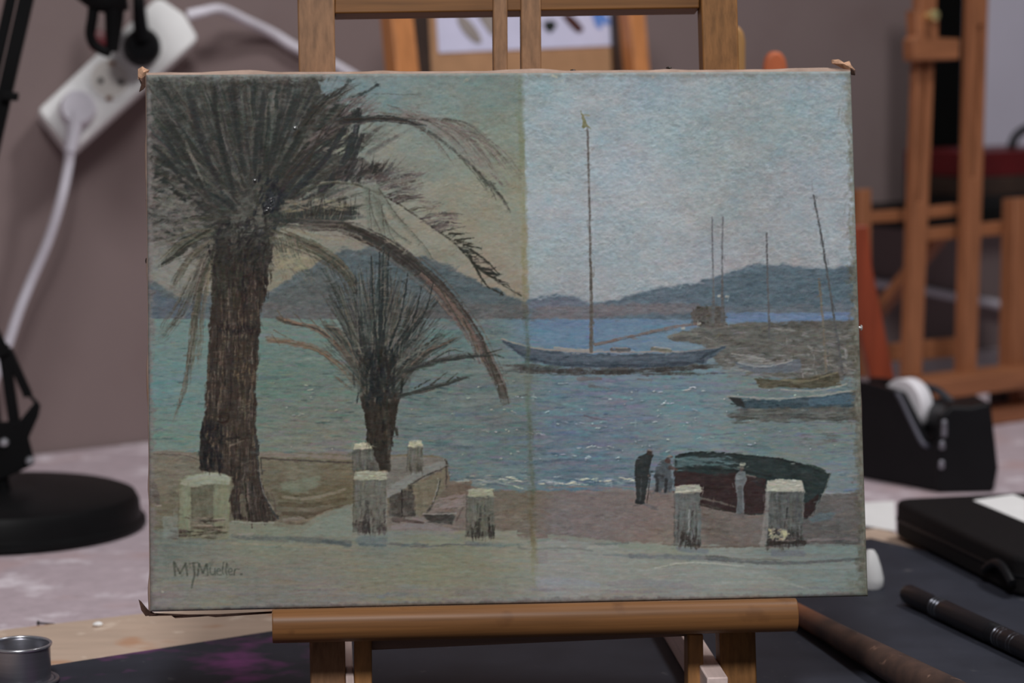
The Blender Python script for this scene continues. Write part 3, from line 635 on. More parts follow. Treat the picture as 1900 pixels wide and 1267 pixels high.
for (x, y, rx, ry, c) in [(450, 690, 22, 26, (92, 80, 62)), (452, 650, 16, 24, (78, 68, 54)), (440, 555, 14, 18, (70, 58, 48)), (430, 790, 30, 20, (70, 62, 52)), (420, 770, 18, 14, (74, 64, 54)), (450, 740, 20, 14, (76, 66, 56)), (410, 500, 12, 40, (54, 54, 46)), (455, 880, 20, 40, (82, 76, 68)), (462, 930, 26, 40, (86, 80, 73)), (440, 840, 26, 26, (80, 71, 60)), (450, 610, 22, 24, (84, 72, 60)), (460, 760, 14, 50, (84, 74, 62))]:
    for i in range(int(rx * 1.6)): dab(x + rng.normal(0, rx * .5), y + rng.normal(0, ry * .5), R(10, 24), R(2, 4), 1.57 + rng.normal(0, .12), jc(c, 7), .45, .3)
for i in range(90): dab(R(398, 498), R(500, 545), R(8, 22), R(2, 5), 1.57 + rng.normal(0, .2), jc((48, 42, 42), 5), .5, .4)
for i in range(70): dab(R(402, 478), R(600, 618) + rng.normal(0, 3), R(5, 14), R(2, 4), R(1, 2), jc((44, 40, 42), 4), .5, .4)
for i in range(110): dab(R(372, 412), R(785, 872), R(10, 26), R(3, 6), 1.5 + rng.normal(0, .2), jc((42, 42, 44), 4), .55, .4)
for k in range(5): line([(402 + k * 3, 775), (412, 760 + k * 3), (425, 768 + k), (420, 785 - k), (405, 782)], 2, 2, jc((58, 48, 42), 6), .6, hgt=.5)
line([(425, 828), (440, 822), (452, 818)], 4, 2, (96, 84, 72), .7); line([(420, 815), (445, 812)], 5, 3, (46, 42, 40), .7)
for k in range(9): line([(438 + k * 8, 890 + k * 3), (440 + k * 8.6, 930), (446 + k * 8.2, 964)], 2, 3, jc(pick([(54, 52, 48), (82, 76, 68), (60, 54, 52)]), 4), .7)
line([(472, 808), (478, 850), (484, 900), (500, 940), (516, 962)], 3, 4, (62, 66, 66), .7); line([(481, 870), (488, 912), (506, 944)], 2, 2, (112, 108, 100), .6)
line([(478, 815), (480, 845)], 2, 2, (56, 58, 58), .8); line([(484, 852), (486, 880)], 2, 2, (56, 58, 58), .8)
line([(430, 968), (470, 971), (508, 970)], 3, 3, (128, 130, 120), .6, hgt=.6); line([(448, 920), (452, 955)], 6, 9, (98, 96, 78), .5)

# -------- palm crown
CROWN = [(278, 146), (330, 144), (420, 148), (520, 148), (572, 146), (592, 152), (604, 166), (622, 176), (640, 196), (640, 230), (640, 250), (632, 290), (640, 320), (600, 338), (560, 342), (545, 352), (515, 385), (530, 404), (530, 420), (512, 440), (500, 470), (470, 490),
         (410, 490), (390, 470), (360, 470), (330, 440), (352, 420), (368, 404), (352, 380), (330, 350), (305, 330), (278, 305), (276, 200)]
poly(CROWN, (70, 69, 64), .78, 16, 12, 9, (10, 30), 141)
for i in range(260):
    a_ = R(0, len(CROWN)); k = int(a_) % len(CROWN); f = a_ - int(a_); p, q = CROWN[k], CROWN[(k + 1) % len(CROWN)]
    x, y = p[0] + (q[0] - p[0]) * f, p[1] + (q[1] - p[1]) * f; an = math.atan2(y - 418, x - 478)
    if y > 146 or x < 560: dab(x + rng.normal(0, 6), y + rng.normal(0, 6), R(16, 44), R(2, 6), an, jc(pick([(66, 66, 61), (74, 72, 66), (58, 60, 57)]), 5), .5, .2, .8)
cx0, cy0 = 478, 418
# strokes fanning out of the heart of the crown
def fan(n, a0, a1, r0, r1, cols, w0, w1, al, curl=0.0, seedc=4, hg=.4):
    for i in range(n):
        an = R(a0, a1); s = R(r0, r1); e = s + R(40, 130)
        pts = []
        for t in (0, .33, .66, 1):
            r = s + (e - s) * t; b = an + curl * t * (1 if math.cos(an) > 0 else -1) * (.6 + r / 400)
            pts.append((cx0 + math.cos(b) * r * 1.02 + rng.normal(0, 1.5), cy0 - math.sin(b) * r + (r / 260) ** 2 * 12 * abs(math.cos(b))))
        if pts[0][1] < 150 or pts[0][0] < 284: continue
        line(pts, R(w0, w1), R(.8, 2), jc(pick(cols), seedc), R(al * .6, al), .7, 3, hgt=R(.1, hg), fade=(.12, .3))
UPC = [(58, 60, 56), (52, 58, 56), (84, 80, 74), (66, 66, 58), (60, 68, 68), (76, 72, 68), (54, 56, 50)]
MIDC = [(72, 71, 65), (66, 66, 60), (78, 75, 69), (70, 68, 66), (64, 68, 65), (76, 72, 70)]
fan(330, .6, 2.75, 40, 250, MIDC, 7, 17, .5)
fan(200, 2.2, 3.25, 40, 190, MIDC, 6, 13, .5)
fan(170, .75, 2.65, 60, 250, UPC, 5, 12, .5)
fan(120, 2.3, 3.3, 40, 170, UPC, 4, 10, .5)
fan(110, .2, .9, 40, 130, UPC, 4, 10, .5)
fan(150, .7, 2.6, 30, 220, [(54, 58, 55), (50, 55, 54), (58, 60, 53), (56, 62, 62)], 5, 12, .55)
fan(70, .8, 2.7, 60, 240, [(88, 84, 76), (86, 79, 77), (92, 86, 80), (82, 82, 75)], 3, 8, .5)
for i in range(260):
    an = R(.5, 3.2); r = R(70, 270); x, y = cx0 + math.cos(an) * r, cy0 - math.sin(an) * r
    if 280 < x < 640 and 145 < y < 400: dab(x, y, R(14, 40), R(5, 12), -an + rng.normal(0, .1), jc(pick(MIDC + [(58, 60, 56)]), 5), .4, .2, .7)
# individual dark ribs seen at the top and left
for p in ([(300, 195), (330, 260), (370, 330), (400, 385)], [(288, 275), (320, 310), (360, 360), (400, 410)], [(395, 150), (408, 240), (430, 330)], [(425, 150), (440, 230), (455, 330)], [(455, 150), (456, 200)],
          [(495, 150), (480, 250), (470, 350)], [(560, 160), (530, 230), (505, 310)], [(592, 175), (560, 240), (520, 320), (500, 380)], [(288, 320), (330, 355), (375, 400)], [(400, 235), (420, 300), (440, 370)],
          [(640, 180), (600, 230), (560, 280), (515, 340)], [(300, 240), (340, 310), (385, 370)], [(525, 190), (510, 260), (490, 330)], [(350, 170), (380, 270), (420, 370)]):
    for k in range(3): line([(x + R(-4, 4), y + R(-5, 5)) for x, y in p], R(6, 13), R(4, 9), jc((52, 55, 53), 4), .42, .5, hgt=.4, soft=3, fade=(.2, .25))
for p in ([(335, 235), (360, 300), (390, 365)], [(370, 210), (378, 250)], [(355, 220), (364, 240)], [(432, 225), (436, 250)], [(365, 320), (372, 345)], [(402, 320), (410, 345)], [(330, 225), (345, 250)], [(605, 265), (630, 250)], [(595, 275), (620, 262)], [(440, 360), (470, 400)],
          [(455, 365), (452, 375)], [(372, 185), (377, 215)], [(550, 250), (540, 285)], [(562, 210), (548, 240)], [(300, 165), (304, 200)], [(300, 215), (294, 240)]):
    line(p, 7, 4, jc((100, 96, 86), 5), .42, .6, hgt=.4, soft=3, fade=(.3, .3))
for i in range(40): dab(R(590, 638), R(250, 285), R(10, 26), R(2, 4), -.5 + rng.normal(0, .15), jc((112, 114, 98), 6), .4, .4)
for i in range(70): dab(rng.normal(505, 14), rng.normal(372, 22), R(10, 24), R(3, 7), -1.1 + rng.normal(0, .2), jc((44, 48, 54), 4), .6, .5)
for i in range(26): dab(498 + rng.normal(0, 6), 388 + rng.normal(0, 8), R(3, 8), R(2, 3.5), R(-1.4, 0), jc((36, 38, 42), 4), .8, 2.2)
for (x, y) in [(496, 393), (500, 388), (492, 394), (505, 376), (549, 238), (474, 336)]:
    dab(x, y, 7, 6, 1.2, (34, 36, 36), .8, 3.5); GLOSS[:] = np.maximum(GLOSS, np.clip(1.6 - np.hypot(XX - x, YY - y) / 3.2, 0, 1))
for i in range(170): dab(R(395, 505), R(408, 492), R(10, 28), R(3, 6), -1 + rng.normal(0, .6), jc(pick([(50, 50, 50), (62, 60, 56), (46, 44, 46)]), 4), .55, .5)
GLOSS[:] = np.maximum(GLOSS, np.clip(1.2 - np.hypot((XX - 503) + (YY - 376) * .45, (YY - 376) * .5) / 12, 0, 1) * np.clip(GRAIN * 1.6, 0, .8))
# sky gaps on the left and top edge
for i in range(300): dab(R(280, 366) + rng.normal(0, 8), rng.normal(402, 34), R(8, 24), R(4, 8), R(-.6, .6), jc((92, 89, 84), 5), .45, .2)
for i in range(200): dab(R(280, 600), R(138, 160), R(10, 34), R(4, 8), R(-.1, .1) if rng.rand() < .4 else 1.57 + rng.normal(0, .4), jc(pick([(80, 77, 71), (70, 69, 64), (66, 66, 62)]), 5), .4, .2)
poly([(590, 152), (640, 152), (640, 172), (610, 178), (596, 166)], (94, 110, 114), .75, 4, 3, 6, (12, 6), 142, .3)
# left hanging fronds
def frond_hair(p, n, spread, cols, w, al):
    for i in range(n):
        q = [(x + rng.normal(0, spread * (.3 + j / len(p))), y + rng.normal(0, spread * .5)) for j, (x, y) in enumerate(p)]
        line(q, R(w * .6, w * 1.3), .8, jc(pick(cols), 5), R(al * .6, al), .6, 4, hgt=.2, fade=(.05, .25))
OL = [(84, 81, 71), (74, 72, 64), (92, 88, 77), (80, 74, 66)]
frond_hair([(395, 400), (350, 405), (312, 418)], 8, 5, [(58, 62, 56), (72, 70, 62)], 3, .7)
frond_hair([(400, 425), (350, 430), (310, 450), (300, 458)], 12, 6, OL, 4, .75)
frond_hair([(400, 430), (350, 450), (315, 475), (290, 492)], 16, 7, [(60, 62, 56), (78, 76, 62)], 5, .75)
frond_hair([(398, 445), (362, 470), (335, 510), (320, 545)], 20, 7, OL, 5, .7)
frond_hair([(400, 455), (375, 490), (350, 560), (310, 620), (290, 640)], 20, 9, OL, 3, .65)
frond_hair([(398, 470), (372, 530), (360, 620), (352, 680), (345, 730)], 22, 6, OL, 4, .7)
frond_hair([(360, 590), (350, 660), (340, 720), (325, 770), (315, 795)], 12, 4, OL, 3, .7)
frond_hair([(395, 490), (378, 560), (372, 640), (362, 700)], 12, 5, OL, 2.6, .65)
frond_hair([(360, 500), (330, 560), (305, 600), (296, 635)], 8, 5, OL, 2, .6)
frond_hair([(350, 460), (310, 485), (287, 500)], 8, 4, [(54, 56, 56), (70, 70, 62)], 6, .7)
frond_hair([(395, 480), (385, 520), (388, 560)], 8, 4, [(104, 98, 80), (96, 90, 74)], 4, .6)
# ragged mass of fronds to the right of the crown
DK = [(56, 56, 54), (64, 60, 58), (50, 52, 52), (72, 66, 60)]
PU = [(96, 86, 84), (88, 80, 78), (104, 94, 90), (80, 76, 70)]
frond_hair([(560, 290), (620, 230), (660, 185), (700, 160)], 16, 8, DK + PU, 3, .7)
frond_hair([(560, 250), (600, 200), (640, 165), (675, 153)], 14, 7, DK + PU, 2.4, .7)
frond_hair([(540, 260), (600, 190), (648, 150)], 12, 6, DK, 3, .7)
frond_hair([(570, 260), (640, 230), (700, 185), (715, 180)], 14, 7, PU, 4, .6)
frond_hair([(560, 300), (600, 250), (640, 222), (690, 200)], 18, 10, DK + PU, 4, .65)
frond_hair([(520, 350), (560, 300), (620, 250), (660, 225)], 24, 14, DK, 6, .7)
for (x, y) in [(650, 148), (701, 158)]: dab(x, y, 9, 7, .5, (56, 68, 70), .9, .5)
line([(700, 158), (685, 168), (655, 180)], 5, 3, (64, 72, 72), .85); line([(648, 150), (636, 168), (610, 185)], 6, 3, (62, 66, 64), .85)
line([(690, 174), (740, 175), (778, 176)], 1.6, 1.2, (72, 74, 70), .75); line([(720, 195), (742, 201)], 2, 4, (70, 74, 70), .7)
for i in range(40): dab(R(610, 710), R(180, 215), R(10, 30), R(3, 6), -.25 + rng.normal(0, .15), jc((90, 84, 82), 5), .45, .2)
for p, w in (([(668, 205), (662, 240), (645, 290), (620, 330), (600, 350)], 16), ([(655, 250), (640, 300), (612, 340)], 14), ([(672, 250), (655, 300), (640, 335)], 10), ([(640, 240), (600, 300), (560, 345)], 12), ([(600, 300), (560, 340), (525, 372)], 10)):
    line(p, w * .6, w, (54, 56, 57), .68, .5, hgt=.5, soft=3)
    for k in range(5): line([(x + R(-5, 5), y + R(-5, 5)) for x, y in p], 3, 3, jc((60, 62, 62), 5), .6)
for k in range(10): line([(660 + R(-6, 8), 200 + R(0, 10)), (664 + R(-8, 8), 228)], 2, 4, (56, 58, 56), .75)
poly([(640, 300), (670, 285), (690, 300), (708, 296), (706, 330), (660, 336), (620, 334)], (66, 61, 60), .55, 10, 8, 8, (8, 8), 151, .3)
for i in range(60):
    x = R(620, 725); line([(x, R(318, 340)), (x + R(4, 34), R(288, 322))], R(3, 8), 1, jc(pick(DK + [(78, 70, 68)]), 5), .5, .5)
for i in range(60):
    x = R(680, 780); y = R(318, 350); dab(x, y, R(16, 44), R(3, 7), R(-.45, 0), jc(pick([(84, 76, 74), (72, 68, 66), (94, 88, 84)]), 5), .4, .3, .8)
# upper arc
ARC1 = [(560, 240), (620, 226), (670, 221), (715, 219), (760, 228), (805, 250), (845, 280), (880, 310), (910, 342), (932, 368), (944, 388)]
poly([(690, 212), (750, 210), (800, 216), (850, 234), (885, 262), (912, 292), (932, 326), (925, 336), (890, 306), (850, 276), (800, 246), (750, 226)], (102, 95, 90), .32, 9, 8, 6, (20, 6), 152)
line(ARC1, 10, 3, (68, 68, 64), .75, .5, hgt=.4, soft=2.5)
for k in range(60):
    t_ = rng.randint(3, 9); x, y = ARC1[t_]; dab(x + R(0, 34), y - R(-2, 26), R(24, 56), R(2, 5), math.atan2(ARC1[t_ + 1][1] - y, ARC1[t_ + 1][0] - x) + rng.normal(.05, .08), jc(pick([(96, 88, 84), (84, 78, 72), (106, 98, 94)]), 5), .35, .3, .9)
for k in range(44):
    o = R(-16, 2); s = pick([(700, 214), (740, 214), (780, 224), (820, 242)]); i0 = R(0, 40)
    line([(s[0] + i0, s[1] + o * .4), (s[0] + i0 + 50, s[1] + 18 + o), (s[0] + i0 + 95, s[1] + 52 + o), (s[0] + i0 + 125, s[1] + 92 + o)], R(1.6, 4), 1.2, jc(pick([(88, 78, 74), (80, 76, 68), (108, 98, 94), (76, 74, 68)]), 5), .45, .7)
for k in range(9): line([(640 + R(-10, 30), 225 + R(-8, 10)), (720, 218 + R(-4, 12)), (770 + R(0, 30), 222 + R(-8, 14))], R(2, 4), 1.5, jc(pick(PU + DK), 5), .6)
for p in ([(880, 312), (900, 340), (905, 352)], [(900, 332), (915, 355), (922, 372)], [(912, 340), (930, 362), (940, 376)], [(890, 318), (905, 345)], [(920, 350), (938, 372), (948, 394)]): line(p, 4, 1.5, (72, 74, 66), .8)
line([(850, 285), (880, 320), (902, 350)], 4, 2, (76, 78, 68), .7)
# middle frond
ARC2 = [(560, 352), (610, 340), (660, 342), (700, 358), (735, 374), (770, 398), (805, 422), (840, 446), (868, 476), (900, 504), (935, 528), (968, 548)]
line([(598, 340), (640, 338), (680, 350)], 5, 3, (120, 112, 96), .6)
line(ARC2, 4, 3.5, (74, 74, 64), .85, .4, hgt=.3)
for t in range(70):
    k = rng.randint(3, 10); f = R(0, 1)
    x = ARC2[k][0] * (1 - f) + ARC2[k + 1][0] * f; y = ARC2[k][1] * (1 - f) + ARC2[k + 1][1] * f
    L = R(24, 64) * (1 - (k - 3) * .06)
    if k < 7: line([(x, y), (x + L * .5, y - R(4, 10)), (x + L, y - R(2, 12))], R(2, 5), 1, jc(pick([(84, 74, 74), (70, 64, 60), (92, 84, 78), (62, 60, 56)]), 5), .62, .6)
    else: line([(x, y), (x + L * .5, y + R(0, 4)), (x + L * .8, y + R(-2, 12))], R(2, 4), 1.2, jc((58, 58, 52), 4), .75)
for (x, y, l) in [(715, 330, 46), (745, 348, 40), (760, 352, 28), (800, 378, 30), (820, 396, 40), (830, 402, 24), (735, 315, 30)]:
    for k in range(9): dab(x + R(-16, 16), y + R(-5, 5), l * R(.5, 1), R(2, 5), R(-.3, .05), jc((82, 74, 72), 6), .35, .2, .8)
for p in ([(835, 432), (862, 434)], [(845, 445), (880, 441)], [(850, 447), (878, 452)], [(862, 455), (875, 450)], [(868, 455), (894, 461)], [(868, 468), (880, 492), (892, 506)], [(875, 462), (905, 485), (928, 508)], [(880, 488), (905, 510), (930, 520)], [(885, 498), (905, 530), (935, 546)], [(870, 470), (890, 505)]):
    line(p, 4.5, 2, (58, 58, 50), .85)
line([(820, 395), (862, 396)], 2.5, 2, (68, 66, 58), .8)
# inner drooping sprays
for p in ([(680, 350), (690, 400), (710, 450), (716, 520)], [(690, 360), (720, 420), (760, 450)], [(700, 370), (720, 430), (740, 460)], [(700, 350), (735, 400), (780, 450), (800, 480)], [(682, 352), (684, 400), (690, 450)], [(705, 380), (712, 440), (720, 480)]):
    line(p, 16, 5, (92, 96, 86), .42, .5, soft=4); line(p, 6, 2, (86, 92, 82), .4); line([(x + 4, y) for x, y in p], 2.4, 1.4, (74, 72, 64), .7)
# horizontal dark frond and its spikes
for k in range(28):
    o = R(-12, 12); line([(500 + R(0, 20), 402 + o * .5), (560, 400 + o), (620, 402 + o), (650 + R(0, 20), 398 + o * 1.4)], R(3, 7), 2, jc(pick([(56, 62, 60), (66, 68, 64), (78, 76, 68)]), 4), .55)
for k in range(40): dab(R(510, 660), 404 + rng.normal(0, 6), R(30, 80), R(5, 10), rng.normal(0, .05), jc(pick([(58, 63, 61), (66, 68, 64)]), 4), .5, .3, .6)
for k in range(50):
    x = R(560, 668); line([(x, 398), (x + R(-8, 14), 398 - R(12, 40))], R(1.5, 3), .9, jc((60, 58, 54), 5), .65)
for k in range(40):
    x = R(520, 640); line([(x, 405), (x + R(-14, 18), 405 - R(20, 55))], R(1, 2), .8, jc(pick([(74, 72, 64), (92, 84, 72)]), 5), .55)
for i in range(30): dab(R(530, 650), R(370, 392), R(10, 26), R(3, 6), R(-.2, .3), jc((116, 108, 88), 7), .4, .4)
# lower long arcs
def arcband(p, w0, w1, cols, n, al, line_w=2.4):
    p = spline(p, 4); nn = len(p)
    for i in range(n):
        a = rng.randint(0, nn - 6); b = min(nn, a + rng.randint(6, 16)); o = rng.normal(0, .32)
        q = []
        for j in range(a, b, 2):
            t = p[min(j + 1, nn - 1)] - p[max(j - 1, 0)]; t = t / (np.hypot(*t) + 1e-6); w = w0 + (w1 - w0) * j / nn
            q.append((p[j][0] - t[1] * w * (o + (j - a) * .012), p[j][1] + t[0] * w * (o + (j - a) * .012)))
        if len(q) > 1: line(q, R(line_w * .6, line_w * 1.5), 1.2, jc(pick(cols), 5), R(al * .6, al), .6, 3, hgt=.2)
ARC3 = [(520, 412), (580, 418), (640, 420), (690, 440), (730, 460), (780, 500), (815, 530), (850, 570), (880, 610), (905, 655), (930, 705), (945, 748)]
arcband(ARC3, 26, 15, [(84, 76, 69), (72, 68, 63), (96, 87, 80), (78, 73, 64), (68, 62, 58)], 210, .6, 3.4)
arcband([(640, 420), (690, 440), (740, 470), (790, 510), (830, 545)], 18, 14, [(62, 62, 59), (70, 65, 60)], 50, .6, 4)
arcband([(780, 510), (830, 560), (870, 610), (900, 670)], 16, 16, [(104, 88, 78), (92, 76, 72)], 40, .65)
for p in ([(905, 655), (925, 720), (932, 740)], [(915, 680), (938, 720), (945, 750)], [(900, 640), (915, 690), (920, 710)], [(920, 690), (930, 745)], [(860, 590), (878, 630), (886, 660)], [(820, 540), (850, 590), (862, 610)]): line(p, 3, 1.3, (70, 68, 60), .8)
arcband([(505, 430), (560, 450), (600, 470), (640, 500), (665, 540)], 26, 16, [(84, 80, 66), (74, 68, 58), (96, 86, 74), (64, 66, 58)], 90, .65)
for k in range(26):
    x = R(500, 560); line([(x, 440), (x + R(0, 30), 470 + R(0, 20)), (x + R(10, 60), 500 + R(-10, 30))], R(1.5, 2.6), 1, jc(pick([(70, 74, 64), (92, 84, 72)]), 5), .6)
for k in range(10): line([(505 + k * 5, 440), (506 + k * 6 + R(-4, 4), 475)], 2.4, 1, (76, 76, 64), .65)
line([(560, 430), (620, 444), (680, 448)], 5, 3, (116, 108, 88), .5)
for i in range(40): dab(R(515, 570), R(470, 500), R(8, 22), R(3, 6), R(-.6, .3), jc((122, 118, 94), 6), .4, .6)

for i in range(150): dab(R(388, 505), R(462, 520), R(10, 34), R(2, 6), 1.57 + rng.normal(0, .25), jc(pick([(56, 52, 49), (64, 60, 54), (48, 46, 45), (60, 54, 50)]), 5), .5, .3, .7)
for i in range(60): dab(R(395, 450), R(485, 560), R(14, 40), R(3, 6), 1.57 + rng.normal(0, .1), jc((62, 62, 54), 5), .4, .3, .7)

# -------- small palm
poly([(668, 735), (745, 728), (733, 790), (724, 830), (722, 872), (705, 872), (690, 835), (680, 790)], (60, 54, 48), .95, 2.5, 2, 6, (6, 14), 161, .3)
for i in range(80): dab(R(680, 728), R(740, 830), R(10, 24), R(2, 5), 1.5 + rng.normal(0, .15), jc(pick([(46, 44, 40), (74, 66, 54), (56, 48, 42)]), 4), .6, .3)
line([(718, 770), (732, 790), (738, 808)], 5, 5, (62, 58, 50), .85); line([(722, 800), (722, 872)], 7, 6, (74, 68, 60), .8)
poly([(640, 680), (650, 600), (690, 560), (740, 560), (790, 600), (780, 690), (745, 735), (672, 740)], (72, 73, 69), .5, 10, 9, 6, (8, 18), 162)
SP = [(66, 68, 63), (58, 65, 62), (76, 74, 66), (84, 79, 69), (70, 73, 70), (54, 60, 59), (92, 88, 78)]
tips = [(604, 478), (606, 510), (615, 545), (625, 572), (632, 500), (645, 482), (655, 500), (668, 502), (672, 480), (690, 470), (705, 462), (712, 458), (722, 465), (735, 490), (745, 500), (757, 505), (770, 530), (782, 532), (800, 528), (806, 540), (815, 552), (818, 585), (826, 600), (610, 590), (602, 600)]
for (x, y) in tips:
    for k in range(11):
        bx, by = 702 + rng.normal(0, 14), 735 + R(-30, 10)
        tx, ty = x + rng.normal(0, 7), y + R(-4, 50)
        mx = bx + (tx - bx) * .45 + (6 if tx < 700 else -6) * -1 * .8; my = by + (ty - by) * .55
        line([(bx, by), (mx, my), (tx, ty)], R(3, 6.5), 1.1, jc(pick(SP), 4), R(.4, .7), .5, 4, hgt=.3)
for (x, y) in [(712, 460), (722, 468), (757, 506), (690, 475), (705, 465), (783, 533), (805, 525)]:
    line([(704 + (x - 704) * .3, 650), (704 + (x - 704) * .8, (650 + y) / 2), (x, y)], 5, 1.6, (48, 54, 54), .8)
for i in range(50):
    x = R(640, 790); y = R(560, 680); line([(x, y), (x + (x - 705) * .12, y - R(14, 34))], 3, 1, jc((96, 94, 88), 6), .45)
for i in range(140): dab(702 + rng.normal(0, 18), R(650, 745), R(16, 36), R(3, 7), 1.57 + rng.normal(0, .15), jc(pick([(46, 50, 50), (54, 50, 46), (42, 46, 48)]), 4), .6, .3)
BR = [(100, 82, 68), (84, 72, 60), (72, 68, 60), (110, 90, 74)]
frond_hair([(514, 588), (545, 598), (590, 612), (630, 645), (660, 690)], 16, 5, BR, 3, .75)
frond_hair([(492, 628), (540, 634), (590, 650), (630, 680), (664, 720)], 18, 5, BR, 3, .75)
frond_hair([(600, 600), (630, 620), (655, 660), (680, 710)], 20, 8, SP + BR, 4, .75)
frond_hair([(620, 695), (650, 720), (665, 730)], 6, 4, BR, 2, .6)
for p in ([(514, 590), (530, 596)], [(545, 580), (565, 602)], [(575, 590), (595, 612)], [(595, 590), (610, 620)], [(505, 622), (520, 640)], [(508, 612), (545, 632)], [(515, 575), (530, 600)]): line(p, 2.5, 1.2, (84, 74, 62), .75)
frond_hair([(745, 700), (790, 655), (830, 635), (866, 618)], 16, 5, SP + BR, 4, .75)
frond_hair([(750, 690), (800, 672), (850, 662), (900, 658), (930, 655)], 18, 4, SP, 4, .8)
frond_hair([(735, 735), (790, 722), (840, 708), (885, 694)], 16, 4, SP, 3.4, .8)
for p in ([(800, 670), (835, 650), (860, 652)], [(800, 715), (830, 690)], [(830, 708), (850, 692)], [(790, 640), (822, 620)], [(850, 700), (872, 702)], [(870, 655), (882, 668)], [(905, 655), (932, 648)], [(920, 658), (936, 664)], [(770, 720), (800, 705)]): line(p, 3.5, 1.4, (62, 64, 58), .82)
line([(612, 548), (640, 590), (675, 650)], 4, 2, (60, 62, 58), .7)

# -------- varnish boundary, worn borders
for i in range(220):
    y = R(140, 1080); x = split_x(y) + rng.normal(-3, 4)
    c = IMG[int(y - Y0), int(x - X0)]
    dab(x, y, R(20, 60), R(4, 9), 1.54, [c[0] * .96, c[1] * .95, c[2] * .87], .22)
for i in range(90):
    y = R(560, 1050); x = split_x(y) - 3 + rng.normal(0, 3); c = IMG[int(y - Y0), int(x - X0)]
    dab(x, y, R(14, 40), R(4, 8), 1.55, [c[0] * .97, c[1] * .95, c[2] * .88], .25)
def wear(dist, wid, col, amt, seed):
    m = np.clip(1 - (dist + fbm(9, 9, seed, 3) * wid * .8 + fbm(40, 40, seed + 9, 2) * wid * .5) / wid, 0, 1)
    m = np.clip(m * 1.6, 0, 1) * amt
    c = np.asarray(col, float)[None, None] + (fbm(7, 5, seed + 3, 3) * 9)[..., None]
    IMG[:] = IMG * (1 - m[..., None]) + c * m[..., None]
e_r = np.interp(YY[:, 0], [131, 1105], [1580, 1611])[:, None] - XX; e_l = XX - np.interp(YY[:, 0], [138, 1136], [272, 277])[:, None]
e_t = YY - np.interp(XX[0], [272, 1580], [138, 131])[None]; e_b = np.interp(XX[0], [277, 1611], [1136, 1105])[None] - YY
low = np.clip((YY - 400) / 120, 0, 1)
wear(e_r + 40 * (1 - low), 22 + 0 * e_r, (84, 81, 70), .75, 611)
wear(e_r, 13, (96, 96, 86), .7, 622)
wear(e_l, 13, (98, 92, 90), .75, 633)
wear(e_t, 9, (104, 102, 96), .6, 644)
wear(e_t - 3, 15, (94, 98, 96), .3, 655)
wear(e_b, 9, (88, 84, 84), .6, 666)
wear(np.hypot(np.maximum(e_r, 0), np.maximum(e_b, 0)) - 10, 46, (86, 88, 76), .45, 677)
for i in range(160):
    y = R(200, 1100); x = np.interp(y, [131, 1105], [1580, 1611]) - abs(rng.normal(0, 10)); dab(x, y, R(8, 26), R(2, 6), 1.57 + rng.normal(0, .2), jc(pick([(80, 78, 66), (104, 104, 96), (92, 86, 78)]), 6), .35, .2, .9)
for (x, y) in [(1028, 141), (1033, 143), (1213, 142), (868, 147), (300, 1099)]: dab(x, y, 6, 4, .5, (150, 146, 130), .7, 1)
# every passage worked over once more with small broken strokes
w1, w2 = fbm(7, 5, 711, 2) * 1.1 + fbm(24, 9, 713, 2) * .9, fbm(6, 6, 717, 2) * 1.1 + fbm(20, 14, 719, 2) * 1.0
yi = np.clip(np.arange(BH)[:, None] + w2, 0, BH - 1.01); xi = np.clip(np.arange(BW)[None] + w1, 0, BW - 1.01)
a0, b0 = yi.astype(int), xi.astype(int); fy, fx0 = (yi - a0)[..., None], (xi - b0)[..., None]
IMG = (IMG[a0, b0] * (1 - fx0) + IMG[a0, np.minimum(b0 + 1, BW - 1)] * fx0) * (1 - fy) + (IMG[np.minimum(a0 + 1, BH - 1), b0] * (1 - fx0) + IMG[np.minimum(a0 + 1, BH - 1), np.minimum(b0 + 1, BW - 1)] * fx0) * fy
for i in range(21000):
    x, y = R(272, 1612), R(132, 1136)
    sx_, sy_ = int(x - X0 + rng.normal(0, 2.5)), int(y - Y0 + rng.normal(0, 2))
    c = IMG[min(max(sy_, 0), BH - 1), min(max(sx_, 0), BW - 1)]
    if c[0] + c[1] > 252 and 592 < y < 905: continue
    g0, g1 = int(y - Y0), int(x - X0)
    gx_ = abs(IMG[g0, min(g1 + 4, BW - 1), 1] - IMG[g0, max(g1 - 4, 0), 1]); gy_ = abs(IMG[min(g0 + 4, BH - 1), g1, 1] - IMG[max(g0 - 4, 0), g1, 1])
    an = (1.57 if gx_ > gy_ + 8 else 0) if y > 560 or gx_ + gy_ > 26 else R(-.9, .5)
    k = rng.normal(0, 3.5); dab(x, y, R(6, 17), R(2, 4.6), an + rng.normal(0, .16), [c[0] + k, c[1] + k, c[2] + k], R(.35, .7), R(-.1, .6), .6)
